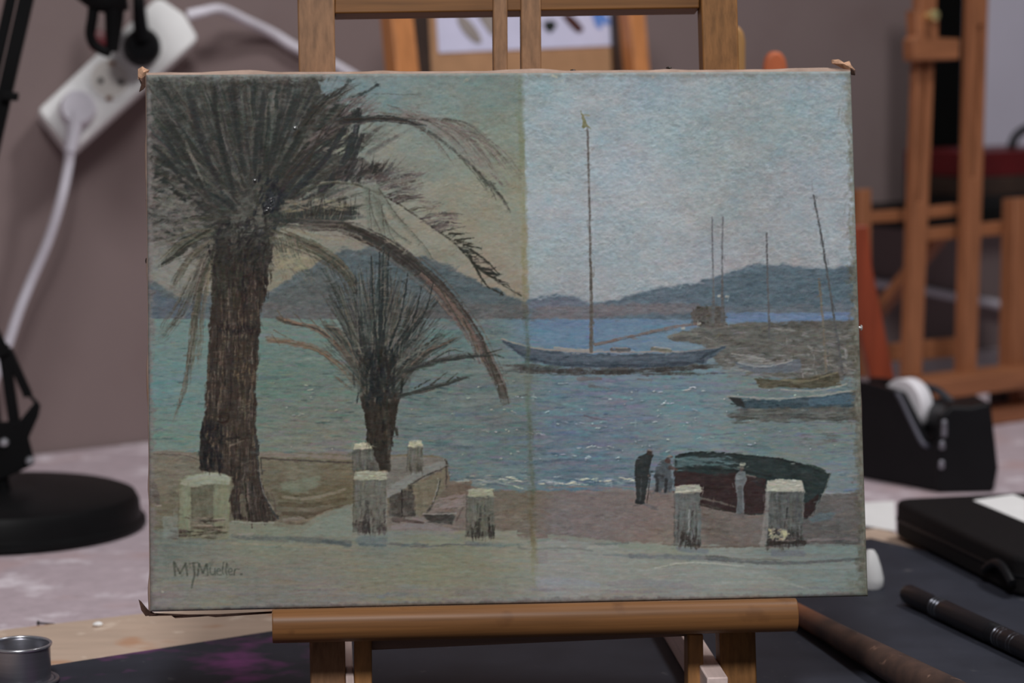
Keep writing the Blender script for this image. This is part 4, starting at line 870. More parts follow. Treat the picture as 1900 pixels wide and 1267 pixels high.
# -------- signature in dark green-grey, and thin marks laid last
for (pts, w) in (([(1091, 236), (1093, 300), (1095, 380), (1096, 460), (1098, 560), (1098, 648)], 3.2), ([(1510, 362), (1516, 395), (1523, 430), (1531, 480), (1539, 530), (1548, 590), (1556, 640), (1563, 690)], 2.8),
                 ([(1423, 432), (1425, 520), (1427, 580), (1428, 625)], 2.4), ([(1322, 402), (1323, 470), (1325, 540), (1325, 592)], 2.2), ([(1342, 402), (1341, 470), (1341, 540), (1341, 592)], 2.2)):
    line(pts, w, w * 1.2, (82, 81, 80), .5, .7, hgt=.3)
SG = (70, 75, 66)
def sig(p, w=3.0, a=.66): line([(x + rng.normal(0, .5), y + rng.normal(0, .5)) for x, y in p], w * 1.1, w * .8, SG, a, .5, 4, hgt=.2, soft=1.6)
for i in range(60): dab(R(320, 440), R(1044, 1070), R(6, 18), R(4, 7), R(0, 3), jc((86, 89, 80), 4), .3, .1, .8)
sig([(322, 1044), (324, 1068)], 4.4); sig([(323, 1046), (333, 1064)], 4.4); sig([(333, 1064), (343, 1046)], 4); sig([(343, 1046), (347, 1068)], 4.4)
sig([(350, 1047), (366, 1045)], 3.4); sig([(358, 1046), (359, 1066), (357, 1080), (355, 1091)], 4.4)
sig([(366, 1068), (369, 1048)], 4.2); sig([(369, 1048), (376, 1064)], 4.2); sig([(376, 1064), (382, 1048)], 4); sig([(382, 1048), (385, 1068)], 4.2)
sig([(389, 1055), (389, 1064), (393, 1067), (397, 1064), (398, 1055), (399, 1067)], 2.8); sig([(402, 1062), (408, 1060), (406, 1055), (402, 1059), (403, 1066), (409, 1067)], 2.6)
sig([(414, 1045), (412, 1060), (414, 1067)], 2.8); sig([(420, 1046), (418, 1060), (420, 1067)], 2.8); sig([(424, 1062), (430, 1060), (428, 1055), (424, 1059), (425, 1066), (431, 1067)], 2.6)
sig([(435, 1067), (435, 1057)], 2.8); sig([(435, 1060), (439, 1056), (443, 1057)], 2.6); dab(447, 1066, 5, 4.5, 0, SG, .75)
line([(405, 1084), (430, 1082), (448, 1076)], 3, 2, (92, 94, 84), .4)
# weave of the cloth showing through thin paint
weave = np.sin((XX + WARPX * 1.5) * 2 * math.pi / 3.1) * .5 + np.sin((YY + WARPY * 1.5) * 2 * math.pi / 3.1) * .5
IMG += (fbm(9, 5, 501, 3) * 5.5 + fbm(26, 7, 521, 2) * 3)[..., None] + (fbm(14, 6, 541, 2) * 3)[..., None] * np.array([1, -.5, -.7])
for k_ in range(3): IMG[..., k_] = blur(IMG[..., k_], 1)
IMG += (weave * 1.3)[..., None]
HGT += weave * .12 + fbm(5, 3.5, 777, 3) * .25
IMG += rng.normal(0, 1.6, IMG.shape)
for k_ in range(3): IMG[..., k_] += .32 * (IMG[..., k_] - blur(IMG[..., k_], 24))
lum = IMG @ np.array([.3, .55, .15])
new = np.interp(lum, [18, 45, 65, 80, 90, 100, 110, 122, 140, 170, 235], [13, 34, 53, 81, 97, 111, 121, 131, 150, 178, 235])
IMG = (lum[..., None] + (IMG - lum[..., None]) * .86) * (new / np.maximum(lum, 1))[..., None]
IMG = np.clip(IMG, 14, 240)
HGT = np.clip(blur(HGT, 1), -2, 4); GLOSS = blur(GLOSS, 3)
# ================================================================ the setting
M_wall = mat('mauve_plaster', (107, 94, 93), .9, .03, (3, 3, 3), bump=.15, bscale=160, spec=.2, stain=[(5, (98, 83, 82), .55, .75, 3)])
M_table = mat('pale_speckled_table', (154, 141, 147), .75, .06, (90, 90, 90), spec=.3, stain=[(9, (150, 124, 122), .55, .75, 1), (26, (186, 178, 184), .55, .7, 2), (120, (104, 92, 96), .68, .76, 5)])
M_board = mat('tan_board', (160, 141, 126), .7, .05, (14, 60, 30), rot=(0, 0, -.5), spec=.3, stain=[(16, (150, 106, 76), .58, .72, 4), (30, (192, 178, 164), .62, .74, 6), (60, (128, 84, 62), .7, .78, 8)])
M_floor = mat('floor_boards', (90, 80, 74), .7)
wl = 2.6
bm = bmesh.new()
a, b = WP - WD * 1.2, WP + WD * 2.6
prism(bm, [a + Vector((0, 0, -.75)), b + Vector((0, 0, -.75)), b + Vector((0, 0, 1.9)), a + Vector((0, 0, 1.9))], [v - WN * .12 for v in (a + Vector((0, 0, -.75)), b + Vector((0, 0, -.75)), b + Vector((0, 0, 1.9)), a + Vector((0, 0, 1.9)))])
tag(link('wall_back', bm, M_wall), kind='structure')
bm = bmesh.new(); boxb(bm, (.4, .2, -.775), (7, 7, .05)); tag(link('floor', bm, M_floor), kind='structure')

table = empty('worktable', (.1, .4, -.75), 'long pale speckled worktable against the mauve wall, carrying the easels', 'table')
c0 = WP + WN * .004
def tp(s, d): return WP + WD * s + WN * (.004 + d)
bm = bmesh.new(); q = [tp(-.75, 0), tp(1.9, 0), tp(1.9, 1.3), tp(-.75, 1.3)]
prism(bm, q, [v - Vector((0, 0, .035)) for v in q]); link('tabletop', bm, M_table, table, 40, .002)
M_leg = mat('table_leg_paint', (120, 112, 110), .6)
for s, d in ((-.68, .07), (1.83, .07), (1.83, 1.23), (-.68, 1.23)):
    p = tp(s, d); box('leg', (p.x, p.y, -.3925), (.05, .05, .715), M_leg, table, (WD, WN, Vector((0, 0, 1))))

# ---- tan drawing board and the dark painted mat on it
bd = [T(0, 1172, .004), T(270, 1137, .004), T(1655, 976, .004)]
d1 = (bd[2] - bd[1]).normalized(); d1.z = 0; d2 = Vector((d1.y, -d1.x, 0))
o1 = bd[1] - d1 * .30
q = [o1, o1 + d1 * .98, o1 + d1 * .98 + d2 * .62, o1 + d2 * .62]
for v in q: v.z = .004
bm = bmesh.new(); prism(bm, q, [v - Vector((0, 0, .0036)) for v in q])
tag(link('drawing_board', bm, M_board, None, 40, .0008), 'scratched tan drawing board lying under the dark mat', 'board')
m0, m1 = T(92, 1234, .007), T(501, 1169, .007); m2 = T(1640, 994, .007)
d3 = (m2 - m0).normalized(); d3.z = 0; d4 = Vector((d3.y, -d3.x, 0)); o2 = m0 - d3 * .10
q = [o2, o2 + d3 * .86, o2 + d3 * .86 + d4 * .5, o2 + d4 * .5]
for v in q: v.z = .007
M_mat = mat('charcoal_mat', (40, 42, 50), .6, .10, (20, 20, 20), spec=.2, stain=[(70, (62, 62, 66), .66, .75, 2), (140, (98, 100, 102), .74, .8, 12)])
# magenta paint where the mat's left end was used as a palette
nt = M_mat.node_tree; N = nt.nodes; L = nt.links; bs = N['Principled BSDF']; src = bs.inputs['Base Color'].links[0].from_socket
tc = N.new('ShaderNodeTexCoord'); g = N.new('ShaderNodeSeparateXYZ'); L.new(tc.outputs['Object'], g.inputs[0])
mr = N.new('ShaderNodeMapRange'); mr.inputs[1].default_value = -.10; mr.inputs[2].default_value = -.15; L.new(g.outputs[0], mr.inputs[0])
nz = N.new('ShaderNodeTexNoise'); nz.inputs['Scale'].default_value = 24; nz.inputs['Detail'].default_value = 3; L.new(tc.outputs['Object'], nz.inputs['Vector'])
mr2 = N.new('ShaderNodeMapRange'); mr2.inputs[1].default_value = .5; mr2.inputs[2].default_value = .72; L.new(nz.outputs['Fac'], mr2.inputs[0])
mu = N.new('ShaderNodeMath'); mu.operation = 'MULTIPLY'; L.new(mr.outputs[0], mu.inputs[0]); L.new(mr2.outputs[0], mu.inputs[1])
mx = N.new('ShaderNodeMix'); mx.data_type = 'RGBA'; L.new(mu.outputs[0], mx.inputs[0]); L.new(src, mx.inputs[6]); mx.inputs[7].default_value = (*[v / K for v in lin((100, 52, 96))], 1); L.new(mx.outputs[2], bs.inputs['Base Color'])
bm = bmesh.new(); prism(bm, q, [v - Vector((0, 0, .0028)) for v in q])
tag(link('cutting_mat', bm, M_mat, None, 40, .0006), 'dark charcoal mat with magenta paint stains lying under the front easel', 'mat')

# ================================================================ front easel
M_pine = mat('pine_wood', (116, 86, 62), .5, .16, (260, 260, 9), spec=.2, stain=[(30, (96, 68, 46), .66, .8, 3)])
M_pinex = mat('pine_wood_lengthwise', (99, 66, 35), .5, .16, (9, 260, 260), spec=.2, stain=[(30, (96, 68, 46), .66, .8, 3)])
M_tray = mat('honey_bamboo', (104, 70, 40), .42, .12, (10, 420, 420), spec=.3, stain=[(38, (84, 54, 30), .62, .74, 3), (60, (80, 66, 58), .74, .79, 7)])
M_dark = mat('dark_walnut', (58, 44, 36), .6)  # dark brown wood of the block between the mast strips
M_pale = mat('pale_beech', (196, 176, 170), .55, .08, (200, 9, 200))
easel = empty('table_easel', (0, .06, .007), 'pine table easel with a honey coloured tray holding the old harbour painting', 'easel')
B = plane_canvas(-.024)
def cv(px, py, off): return hit(px, py, *plane_canvas(off))
M_pine2 = mat('warmer_pine_wood', (110, 76, 44), .5, .16, (260, 260, 9), spec=.2, stain=[(30, (92, 62, 38), .66, .8, 3)])
def upright(x0, x1, tx0, tx1, mt, name='upright'):
    # a leaning post behind the canvas, from the top of the picture down to the mat
    n = plane_canvas(-.0215)
    top0, top1 = hit(tx0, -150, *n), hit(tx1, -150, *n); b0, b1 = hit(x0, 1240, *n), hit(x1, 1240, *n)
    # run on down to the mat
    def down(t, b): k = (.0075 - t.z) / (b.z - t.z); return t + (b - t) * k
    f = [top0, top1, down(top1, b1), down(top0, b0)]
    bm = bmesh.new(); bk = [v - NF * .019 for v in f]
    for v in bk[2:]:
        k = (.0075 - v.z) / UP.z; v += UP * k
    prism(bm, f, bk); return link(name, bm, mt, easel, 40, .0012)
upright(575, 641, 549, 618, M_pine); upright(1337, 1404, 1297, 1364, M_pine2)
slab('top_rail', [(622, -60), (1300, -67), (1298, 15), (620, 25)], plane_canvas(-.026), .02, M_pinex, easel)
slab('mast', [(914, -90), (941, -90), (944, 400), (918, 400)], plane_canvas(-.0205), .011, M_pine, easel)
slab('mast', [(966, -90), (1003, -90), (1007, 400), (969, 400)], plane_canvas(-.0205), .011, M_pine, easel)
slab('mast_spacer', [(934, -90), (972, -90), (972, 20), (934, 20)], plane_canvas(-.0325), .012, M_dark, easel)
# tray : a rounded lip in front, the shelf the canvas stands on behind it
def tray_prof():
    p = []
    R1, d, h = .0092, .020, .0212
    for k in range(9):
        a = math.pi / 2 * k / 8; p.append((d - R1 + R1 * math.cos(math.pi / 2 - a) * 1, -R1 + R1 * math.sin(math.pi / 2 - a)))
    for k in range(9):
        a = math.pi / 2 * k / 8; p.append((d - R1 + R1 * math.cos(a), -h + R1 - R1 * math.sin(a)))
    return p + [(-.03, -h), (-.03, -.0005)]
tl, trr = cv(505, 1130, .012), cv(1477, 1106, .012)
xa, xb = tl.x, trr.x
bm = bmesh.new(); pr = tray_prof()
nseg = 12; rows = []
for i in range(nseg + 1):
    x = xa + (xb - xa) * i / nseg
    rows.append([bm.verts.new(OC + Vector((x, 0, 0)) + NF * n_ + UP * v_) for n_, v_ in pr])
for r0, r1 in zip(rows, rows[1:]):
    for j in range(len(pr)): bm.faces.new((r0[j], r0[(j + 1) % len(pr)], r1[(j + 1) % len(pr)], r1[j]))
bm.faces.new(rows[0]); bm.faces.new(rows[-1][::-1])
link('tray', bm, M_tray, easel, 35, .0006)
slab('lower_rail', [(688, 1170), (1276, 1152), (1276, 1180), (688, 1206)], plane_canvas(-.028), .012, mat('rosy_wood', (112, 86, 74), .5, .1, (9, 200, 200)), easel)
# feet : inner posts and long runners lying on the mat
M_leg2 = mat('amber_pine', (132, 92, 52), .5, .14, (200, 200, 9))
for x0, x1 in ((657, 690), (1276, 1305)):
    n = plane_canvas(-.0215); f = [hit(x0, 1176, *n), hit(x1, 1176, *n), hit(x1, 1270, *n), hit(x0, 1270, *n)]
    for v in f[2:]: v += UP * ((.0075 - v.z) / UP.z)
    bk = [v - NF * .018 for v in f]
    for v in bk[2:]: v += UP * ((.0075 - v.z) / UP.z)
    bm = bmesh.new(); prism(bm, f, bk); link('foot_post', bm, M_leg2, easel, 40, .001)
for px, w_ in ((648, .0052), (1318, .0135)):
    p = T(px, 1235, .03); box('runner', (p.x, .1575, .01875), (w_, .355, .0225), M_pale, easel)

# ================================================================ the painting
def homog(src, dst):
    A = []; bb = []
    for (x, y), (u, v) in zip(src, dst):
        A.append([x, y, 1, 0, 0, 0, -u * x, -u * y]); bb.append(u); A.append([0, 0, 0, x, y, 1, -v * x, -v * y]); bb.append(v)
    return np.append(np.linalg.solve(np.array(A), np.array(bb)), 1).reshape(3, 3)
HM = homog([(-CW / 2, CH), (CW / 2, CH), (CW / 2, 0), (-CW / 2, 0)], [(272, 138), (1580, 131), (1611, 1105), (277, 1136)])
NU, NV = 1120, 838
uu, vv = np.meshgrid(np.linspace(-CW / 2, CW / 2, NU), np.linspace(0, CH, NV))
den = HM[2, 0] * uu + HM[2, 1] * vv + 1
bx = np.clip((HM[0, 0] * uu + HM[0, 1] * vv + HM[0, 2]) / den - X0, 0, BW - 2.01); by = np.clip((HM[1, 0] * uu + HM[1, 1] * vv + HM[1, 2]) / den - Y0, 0, BH - 2.01)
ix = bx.astype(int); iy = by.astype(int); fx_ = bx - ix; fy_ = by - iy
def samp(a):
    if a.ndim == 3: gx, gy = fx_[..., None], fy_[..., None]
    else: gx, gy = fx_, fy_
    return (a[iy, ix] * (1 - gx) + a[iy, ix + 1] * gx) * (1 - gy) + (a[iy + 1, ix] * (1 - gx) + a[iy + 1, ix + 1] * gx) * gy
paint = samp(IMG) / 255.0; hgt = samp(HGT)
plin = np.where(paint <= .04045, paint / 12.92, ((paint + .055) / 1.055) ** 2.4)
PGAIN, PBIAS = np.array([1.0, 1.0, 1.0]), np.array([0.0, 0.0, 0.0])
alb = np.clip((plin - PBIAS) / K * PGAIN, .004, .9)
ed = np.minimum(np.minimum(uu + CW / 2, CW / 2 - uu), np.minimum(vv, CH - vv))
rr = .0022
rd = np.where(ed < rr, rr - np.sqrt(np.maximum(rr * rr - (rr - ed) ** 2, 0)), 0)
off = hgt * .00010 - rd
# cloth sags a little between the bars
off = off - .0012 * np.sin(np.pi * (uu / CW + .5)) * np.sin(np.pi * vv / CH)
P = np.array(OC)[None, None] + uu[..., None] * np.array([1, 0, 0]) + vv[..., None] * np.array(UP) + off[..., None] * np.array(NF)
root = empty('oil_painting', OC, 'old oil painting of palms, moored boats and posts, its left half still under yellowed varnish', 'painting')
me = bpy.data.meshes.new('painted_canvas')
nv = NU * NV; me.vertices.add(nv); me.vertices.foreach_set('co', (P - np.array(OC)).astype(np.float32).ravel())
i0 = (np.arange(NV - 1)[:, None] * NU + np.arange(NU - 1)[None]).ravel()
quad = np.stack([i0, i0 + 1, i0 + 1 + NU, i0 + NU], 1).astype(np.int32)
me.loops.add(quad.size); me.loops.foreach_set('vertex_index', quad.ravel())
me.polygons.add(len(quad)); me.polygons.foreach_set('loop_start', np.arange(0, quad.size, 4, dtype=np.int32)); me.polygons.foreach_set('loop_total', np.full(len(quad), 4, dtype=np.int32))
me.polygons.foreach_set('use_smooth', np.ones(len(quad), bool)); me.update(calc_edges=True)
ca = me.color_attributes.new('oil_paint', 'FLOAT_COLOR', 'POINT')
ca.data.foreach_set('color', np.concatenate([alb, np.ones_like(alb[..., :1])], 2).astype(np.float32).ravel())
cg = me.color_attributes.new('varnish', 'FLOAT_COLOR', 'POINT'); gl = samp(GLOSS)[..., None]
cg.data.foreach_set('color', np.concatenate([gl, gl, gl, np.ones_like(gl)], 2).astype(np.float32).ravel())
m = bpy.data.materials.new('oil_paint'); m.use_nodes = True; b_ = m.node_tree.nodes['Principled BSDF']
at = m.node_tree.nodes.new('ShaderNodeAttribute'); at.attribute_name = 'oil_paint'; m.node_tree.links.new(at.outputs['Color'], b_.inputs['Base Color'])
a2 = m.node_tree.nodes.new('ShaderNodeAttribute'); a2.attribute_name = 'varnish'
for sock, lo, hi in (('Specular IOR Level', .012, .9), ('Roughness', .55, .16)):
    mr = m.node_tree.nodes.new('ShaderNodeMapRange'); mr.inputs[3].default_value = lo; mr.inputs[4].default_value = hi
    m.node_tree.links.new(a2.outputs['Fac'], mr.inputs[0]); m.node_tree.links.new(mr.outputs[0], b_.inputs[sock])
me.materials.append(m)
o = bpy.data.objects.new('painted_canvas', me); COL.objects.link(o); o.parent = root

# cloth turned over the bars : top, sides, foot, with loose waves
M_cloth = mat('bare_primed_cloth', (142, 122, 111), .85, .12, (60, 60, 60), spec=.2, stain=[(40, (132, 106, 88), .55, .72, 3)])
M_clothd = mat('shaded_underside_cloth', (78, 66, 60), .85, .12, (60, 60, 60), spec=.2)  # darker colour paints the shade along the lower turned edge
def side(name, A, Bp, outw, wob, seed, mt, flare):
    r = np.random.RandomState(seed); n = 90; k = np.arange(n + 1) / n
    w = sum(np.sin(k * 2 * np.pi * f + r.uniform(0, 6.3)) * a_ for f, a_ in ((2.3, .5), (5.1, .6), (9.7, .35), (17, .2)))
    w = np.clip(w, -.3, 2.0)
    bm = bmesh.new(); rows = []
    for i in range(n + 1):
        p = A + (Bp - A) * k[i]; row = []
        for dn, ou in ((-.0021, -.0004), (-.0028, flare * .5), (-.005, flare + wob * max(w[i], -.2)), (-.010, flare * .7 + wob * .5 * w[i]), (-.0185, 0.0004)):
            row.append(bm.verts.new(p + NF * dn + outw * ou))
        rows.append(row)
    for r0, r1 in zip(rows, rows[1:]):
        for j in range(4): bm.faces.new((r0[j], r0[j + 1], r1[j + 1], r1[j]))
    ob = link(name, bm, mt, root, 60); return ob
cTL = OC + UP * CH - Vector((CW / 2, 0, 0)); cTR = OC + UP * CH + Vector((CW / 2, 0, 0)); cBL = OC - Vector((CW / 2, 0, 0)); cBR = OC + Vector((CW / 2, 0, 0))
side('turned_edge', cTL, cTR, UP, .0009, 4, M_cloth, .0022)
side('turned_edge', cTL, cBL, Vector((-1, 0, 0)), .0007, 6, M_cloth, .0007)
side('turned_edge', cTR, cBR, Vector((1, 0, 0)), .0005, 8, mat('stained_cloth', (104, 88, 76), .85, .12, (60, 60, 60)), .0003)
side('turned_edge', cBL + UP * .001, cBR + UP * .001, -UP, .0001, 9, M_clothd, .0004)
bars = mat('stretcher_wood', (150, 118, 84), .6, .12, (20, 200, 200))
for nm, c, s in (('stretcher_bar', (0, 0, .02), (CW - .002, .016, .038)), ('stretcher_bar', (0, 0, CH - .02), (CW - .002, .016, .038)), ('stretcher_bar', (-CW / 2 + .02, 0, CH / 2), (.038, .0158, CH - .08)), ('stretcher_bar', (CW / 2 - .02, 0, CH / 2), (.038, .0158, CH - .08))):
    box(nm, OC + Vector((c[0], 0, 0)) + UP * c[2] - NF * .0115, (s[0], s[1] * .8, s[2]), bars, root, (Vector((1, 0, 0)), NF, UP), .0008)
# frayed folds of cloth at the corners
def scrap(pts, mt, seed, label=None, off0=-.004, thick=.0016):
    r = np.random.RandomState(seed); f = [hit(x, y, *plane_canvas(off0 + r.uniform(-.0015, .0015))) for x, y in pts]
    bm = bmesh.new(); cen = sum(f, Vector()) / len(f) + NF * .0025
    a_ = [bm.verts.new(p) for p in f]; c_ = bm.verts.new(cen); d_ = bm.verts.new(cen - NF * (thick + .003)); b2 = [bm.verts.new(p - NF * thick) for p in f]
    n = len(f)
    for i in range(n):
        j = (i + 1) % n; bm.faces.new((a_[i], a_[j], c_)); bm.faces.new((b2[j], b2[i], d_)); bm.faces.new((a_[i], b2[i], b2[j], a_[j]))
    ob = link('frayed_corner', bm, mt, root, 30)
    return ob
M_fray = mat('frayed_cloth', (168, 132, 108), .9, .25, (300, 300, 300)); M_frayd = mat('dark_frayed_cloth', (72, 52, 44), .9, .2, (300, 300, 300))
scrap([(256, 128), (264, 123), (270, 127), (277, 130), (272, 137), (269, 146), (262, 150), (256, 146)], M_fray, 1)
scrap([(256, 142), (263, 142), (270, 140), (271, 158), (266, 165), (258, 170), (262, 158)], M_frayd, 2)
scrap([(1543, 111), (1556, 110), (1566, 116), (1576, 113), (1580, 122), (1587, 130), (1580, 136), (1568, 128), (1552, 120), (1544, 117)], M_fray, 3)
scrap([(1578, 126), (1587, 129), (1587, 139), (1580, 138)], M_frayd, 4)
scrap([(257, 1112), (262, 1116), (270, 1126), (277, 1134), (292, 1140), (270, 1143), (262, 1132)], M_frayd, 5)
scrap([(277, 1137), (330, 1140), (420, 1139), (505, 1134), (504, 1138), (400, 1145), (386, 1143), (325, 1147), (318, 1142), (276, 1143)], M_frayd, 6, off0=-.006)  # long dark strip draws the shade line under the canvas
for x, y in ((1241, 129), (1063, 134), (276, 372), (275, 484), (1595, 608)):
    p = cv(x, y, -.008); bm = bmesh.new(); lathe(bm, p, (UP if y < 200 else Vector((-1 if x < 900 else 1, 0, 0))), [(.0009, -.003), (.0009, .0006), (.0021, .0008), (.0016, .0016), (.0003, .0019)], 12)
    link('tack', bm, mat('tack_iron', (40, 34, 32), .5, metal=.3) if x < 1500 else mat('tack_steel', (200, 200, 200), .3, metal=.6), root, 40)

# ================================================================ small things on the mat, right
M_black = mat('black_plastic', (17, 17, 19), .42, .06, spec=.15)
M_softblack = mat('black_leatherette', (20, 19, 20), .65, .1, (200, 200, 200), spec=.1, bump=.2)
M_white = mat('white_plastic', (192, 189, 198), .4, .03, spec=.45)
# wooden stick
p0, p1 = T(1476, 1136, .0145), T(1745, 1285, .021)
dd = (p1 - p0).normalized()
M_stick = mat('worn_brown_stick', (72, 54, 46), .5, .3, (40, 40, 40), c2=(40, 32, 30), stain=[(60, (138, 108, 92), .63, .74, 2)])
nt = M_stick.node_tree; N = nt.nodes; L = nt.links; bs = N['Principled BSDF']; src = bs.inputs['Base Color'].links[0].from_socket
tc = N.new('ShaderNodeTexCoord'); g = N.new('ShaderNodeSeparateXYZ'); L.new(tc.outputs['Object'], g.inputs[0])
mr = N.new('ShaderNodeMapRange'); mr.inputs[1].default_value = p0.y - .07; mr.inputs[2].default_value = p0.y - .01; L.new(g.outputs[1], mr.inputs[0])
mx = N.new('ShaderNodeMix'); mx.data_type = 'RGBA'; L.new(mr.outputs[0], mx.inputs[0]); L.new(src, mx.inputs[6]); mx.inputs[7].default_value = (*[v / K for v in lin((122, 78, 54))], 1); L.new(mx.outputs[2], bs.inputs['Base Color'])
bm = bmesh.new(); ln = (p1 - p0).length + .08
lathe(bm, p0 - dd * .06, dd, [(.004, -.002), (.0062, 0), (.0072, .06), (.0085, .06 + ln * .25), (.011, .06 + ln * .55), (.0135, .06 + ln * .85), (.0132, .06 + ln)], 28)
tag(link('wooden_stick', bm, M_stick, None, 50), 'worn brown wooden stick lying on the mat beside the tray end', 'stick')
# pen torch
q0, q1 = T(1684, 1101, .0155), T(1905, 1204, .0155); dd = (q1 - q0).normalized()
tr = empty('pen_torch', (q0.x, q0.y, .007), 'black ribbed metal pen torch lying on the mat at the right', 'torch')
bm = bmesh.new(); L0 = (q1 - q0).length + .03
lathe(bm, q0, dd, [(.0045, -.001), (.0066, 0), (.0074, .003), (.0074, .034), (.0069, .036), (.0069, .042)] + [(.0069 - (i % 2) * .0007, .042 + i * .0018) for i in range(1, 9)] + [(.0078, .06), (.0078, L0 * .62)] + [(.0078 - (i % 2) * .0008, L0 * .62 + i * .002) for i in range(1, 9)] + [(.0078, L0 * .8), (.0078, L0)], 36)
link('barrel', bm, mat('anodised_black', (15, 15, 18), .35, .05, spec=.3, metal=.0), tr, 35)
for f, n_ in ((.048 , 3), (L0 * .68, 3), (L0 * .78, 2)):
    bm = bmesh.new()
    for i in range(n_): lathe(bm, q0 + dd * (f + i * .0045), dd, [(.0074, 0), (.0079, .0004), (.0079, .0011), (.0074, .0015)], 36, False)
    link('grip_ring', bm, mat('rib_highlight', (64, 66, 72), .28, metal=.7), tr, 40)  # paler rings put the highlights of the ribs into the colour
# white tube cap behind the painting
w0 = T(1618, 1090, .007)
bm = bmesh.new(); lathe(bm, Vector((w0.x - .002, w0.y, .0072)), Vector((0.02, 0.0, 1)), [(.0098, 0), (.0108, .002), (.0108, .008), (.0085, .017), (.0055, .0255), (.003, .0295), (.001, .030)], 32)
tag(link('tube_cap', bm, mat('white_cap', (214, 212, 208), .4, .02), None, 40), 'small white tapered cap standing on the mat beside the canvas edge', 'cap')
# black case with a paper label, sheets under it
A1, B1, C1 = T(1634, 958, 0.0), T(1652, 992, .007), T(1862, 1098, .007)
e1 = (C1 - B1).normalized(); e1.z = 0; e2 = Vector((-e1.y, e1.x, 0))
if e2.y < 0: e2 = -e2
case = empty('black_case', (B1.x, B1.y, .008), 'flat black zip case with a white paper label, lying right of the canvas', 'case')
def rrect(c, u, v, lu, lv, r, n=8):
    out = []
    for (su, sv, a0) in ((1, 1, 0), (0, 1, 90), (0, 0, 180), (1, 0, 270)):
        cu = (lu - r) if su else r; cw = (lv - r) if sv else r
        for k in range(n + 1):
            a_ = math.radians(a0 + 90 * k / n); out.append(c + u * (cu + r * math.cos(a_)) + v * (cw + r * math.sin(a_)))
    return out
CT = .031
bm = bmesh.new(); lv = .16
base = [Vector((p.x, p.y, .0078)) for p in rrect(B1, e1, e2, .26, lv, .018)]
prism(bm, [p + Vector((0, 0, CT)) for p in base], base)
link('case_body', bm, M_softblack, case, 40, .004, 3)
bm = bmesh.new(); zb = [Vector((p.x, p.y, .0078 + CT * .45)) for p in rrect(B1 - e1 * .0008 - e2 * .0008, e1, e2, .2616, lv + .0016, .0185)]
prism(bm, [p + Vector((0, 0, .003)) for p in zb], zb); link('zip_band', bm, M_black, case, 40, .0008)
zc = .0078 + CT + .0004
l0, l1, l3 = T(1806, 929, zc), T(1880, 918, zc), T(1918, 976, zc)
lab = [l0, l1, l1 + l3 - l0, l3]
bm = bmesh.new(); prism(bm, [p + Vector((0, 0, .0005)) for p in lab], lab)
link('paper_label', bm, mat('label_paper', (222, 221, 226), .7, .02), case)
tb = [B1 + e1 * (.205 + .05 * k / 10) + e2 * (-.0035) + Vector((0, 0, .012 + (.010 * math.sin(math.pi * k / 10)))) for k in range(11)]
tube('carry_loop', tb, .0035, M_black, case)
sh = [T(1858, 1072, .0074), T(1940, 1052, .0074), T(1960, 1110, .0074), T(1880, 1100, .0074)]
bm = bmesh.new(); prism(bm, [p + Vector((0, 0, .0004)) for p in sh], sh)
tag(link('paper_scrap', bm, mat('white_paper', (214, 214, 218), .7, .02), None), 'white paper scrap poking out under the front of the black case', 'paper')
sh = [T(1580, 934, .0045), T(1660, 930, .0045), T(1662, 986, .0045), T(1585, 972, .0045)]
bm = bmesh.new(); prism(bm, [p + Vector((0, 0, .0004)) for p in sh], sh)
tag(link('paper_sheet', bm, mat('white_paper_sheet', (206, 206, 216), .7, .02), None), 'white paper sheet on the tan board between canvas edge and black case', 'paper')

# tape dispenser
dp = T(1640, 884, 0); dB = T(1840, 905, 0)
f1 = Vector((.62, -.785, 0)).normalized()
disp = empty('tape_dispenser', (dp.x, dp.y, 0), 'heavy black desk tape dispenser with a white tape roll, right of the canvas', 'tape dispenser')
pn = (Vector((.45, .765, 0)), Vector((0, -1, 0)))
DQ = Vector((.83, .555, 0)).normalized()                   # across the dispenser; its cheeks run back to the left
pd = (hit(1742, 800, *pn), DQ); pd[0].z = 0
n = pd[1]
ff = [hit(x, y, *pd) for x, y in [(1566, 706), (1612, 711), (1660, 726), (1668, 729), (1690, 772), (1714, 824), (1724, 828), (1736, 816), (1742, 800)]]
zmin = .0008
lo = [Vector((ff[-1].x, ff[-1].y, zmin)), Vector((ff[0].x, ff[0].y, zmin))]
# body : two cheeks and a weighted nose block
bm = bmesh.new(); prism(bm, ff + lo, [p + DQ * .011 for p in ff + lo]); link('cheek', bm, M_black, disp, 40, .002, 3)
bm = bmesh.new(); prism(bm, [p + DQ * .034 for p in ff + lo], [p + DQ * .045 for p in ff + lo]); link('cheek', bm, M_black, disp, 40, .002, 3)
nb0 = [hit(x, y, *pn) for x, y in [(1742, 772), (1762, 752), (1800, 754), (1837, 746), (1846, 820), (1851, 868)]]
x0_, x1_ = nb0[0].x, nb0[-1].x
nb = nb0 + [Vector((hit(1843, 905, *pn).x, pn[0].y, zmin)), Vector((x0_ - .002, pn[0].y, zmin))]
bm = bmesh.new(); prism(bm, [p + Vector((0, -.004, 0)) for p in nb], [p + Vector((0, .055, 0)) for p in nb]); link('nose_block', bm, M_black, disp, 40, .003, 3)
bm = bmesh.new(); fl = [lo[0] + DQ * .003, lo[1] + DQ * .003, lo[1] + DQ * .042, lo[0] + DQ * .042]
prism(bm, [p + Vector((0, 0, .014)) for p in fl], fl); link('base_plate', bm, M_black, disp, 40, .001)
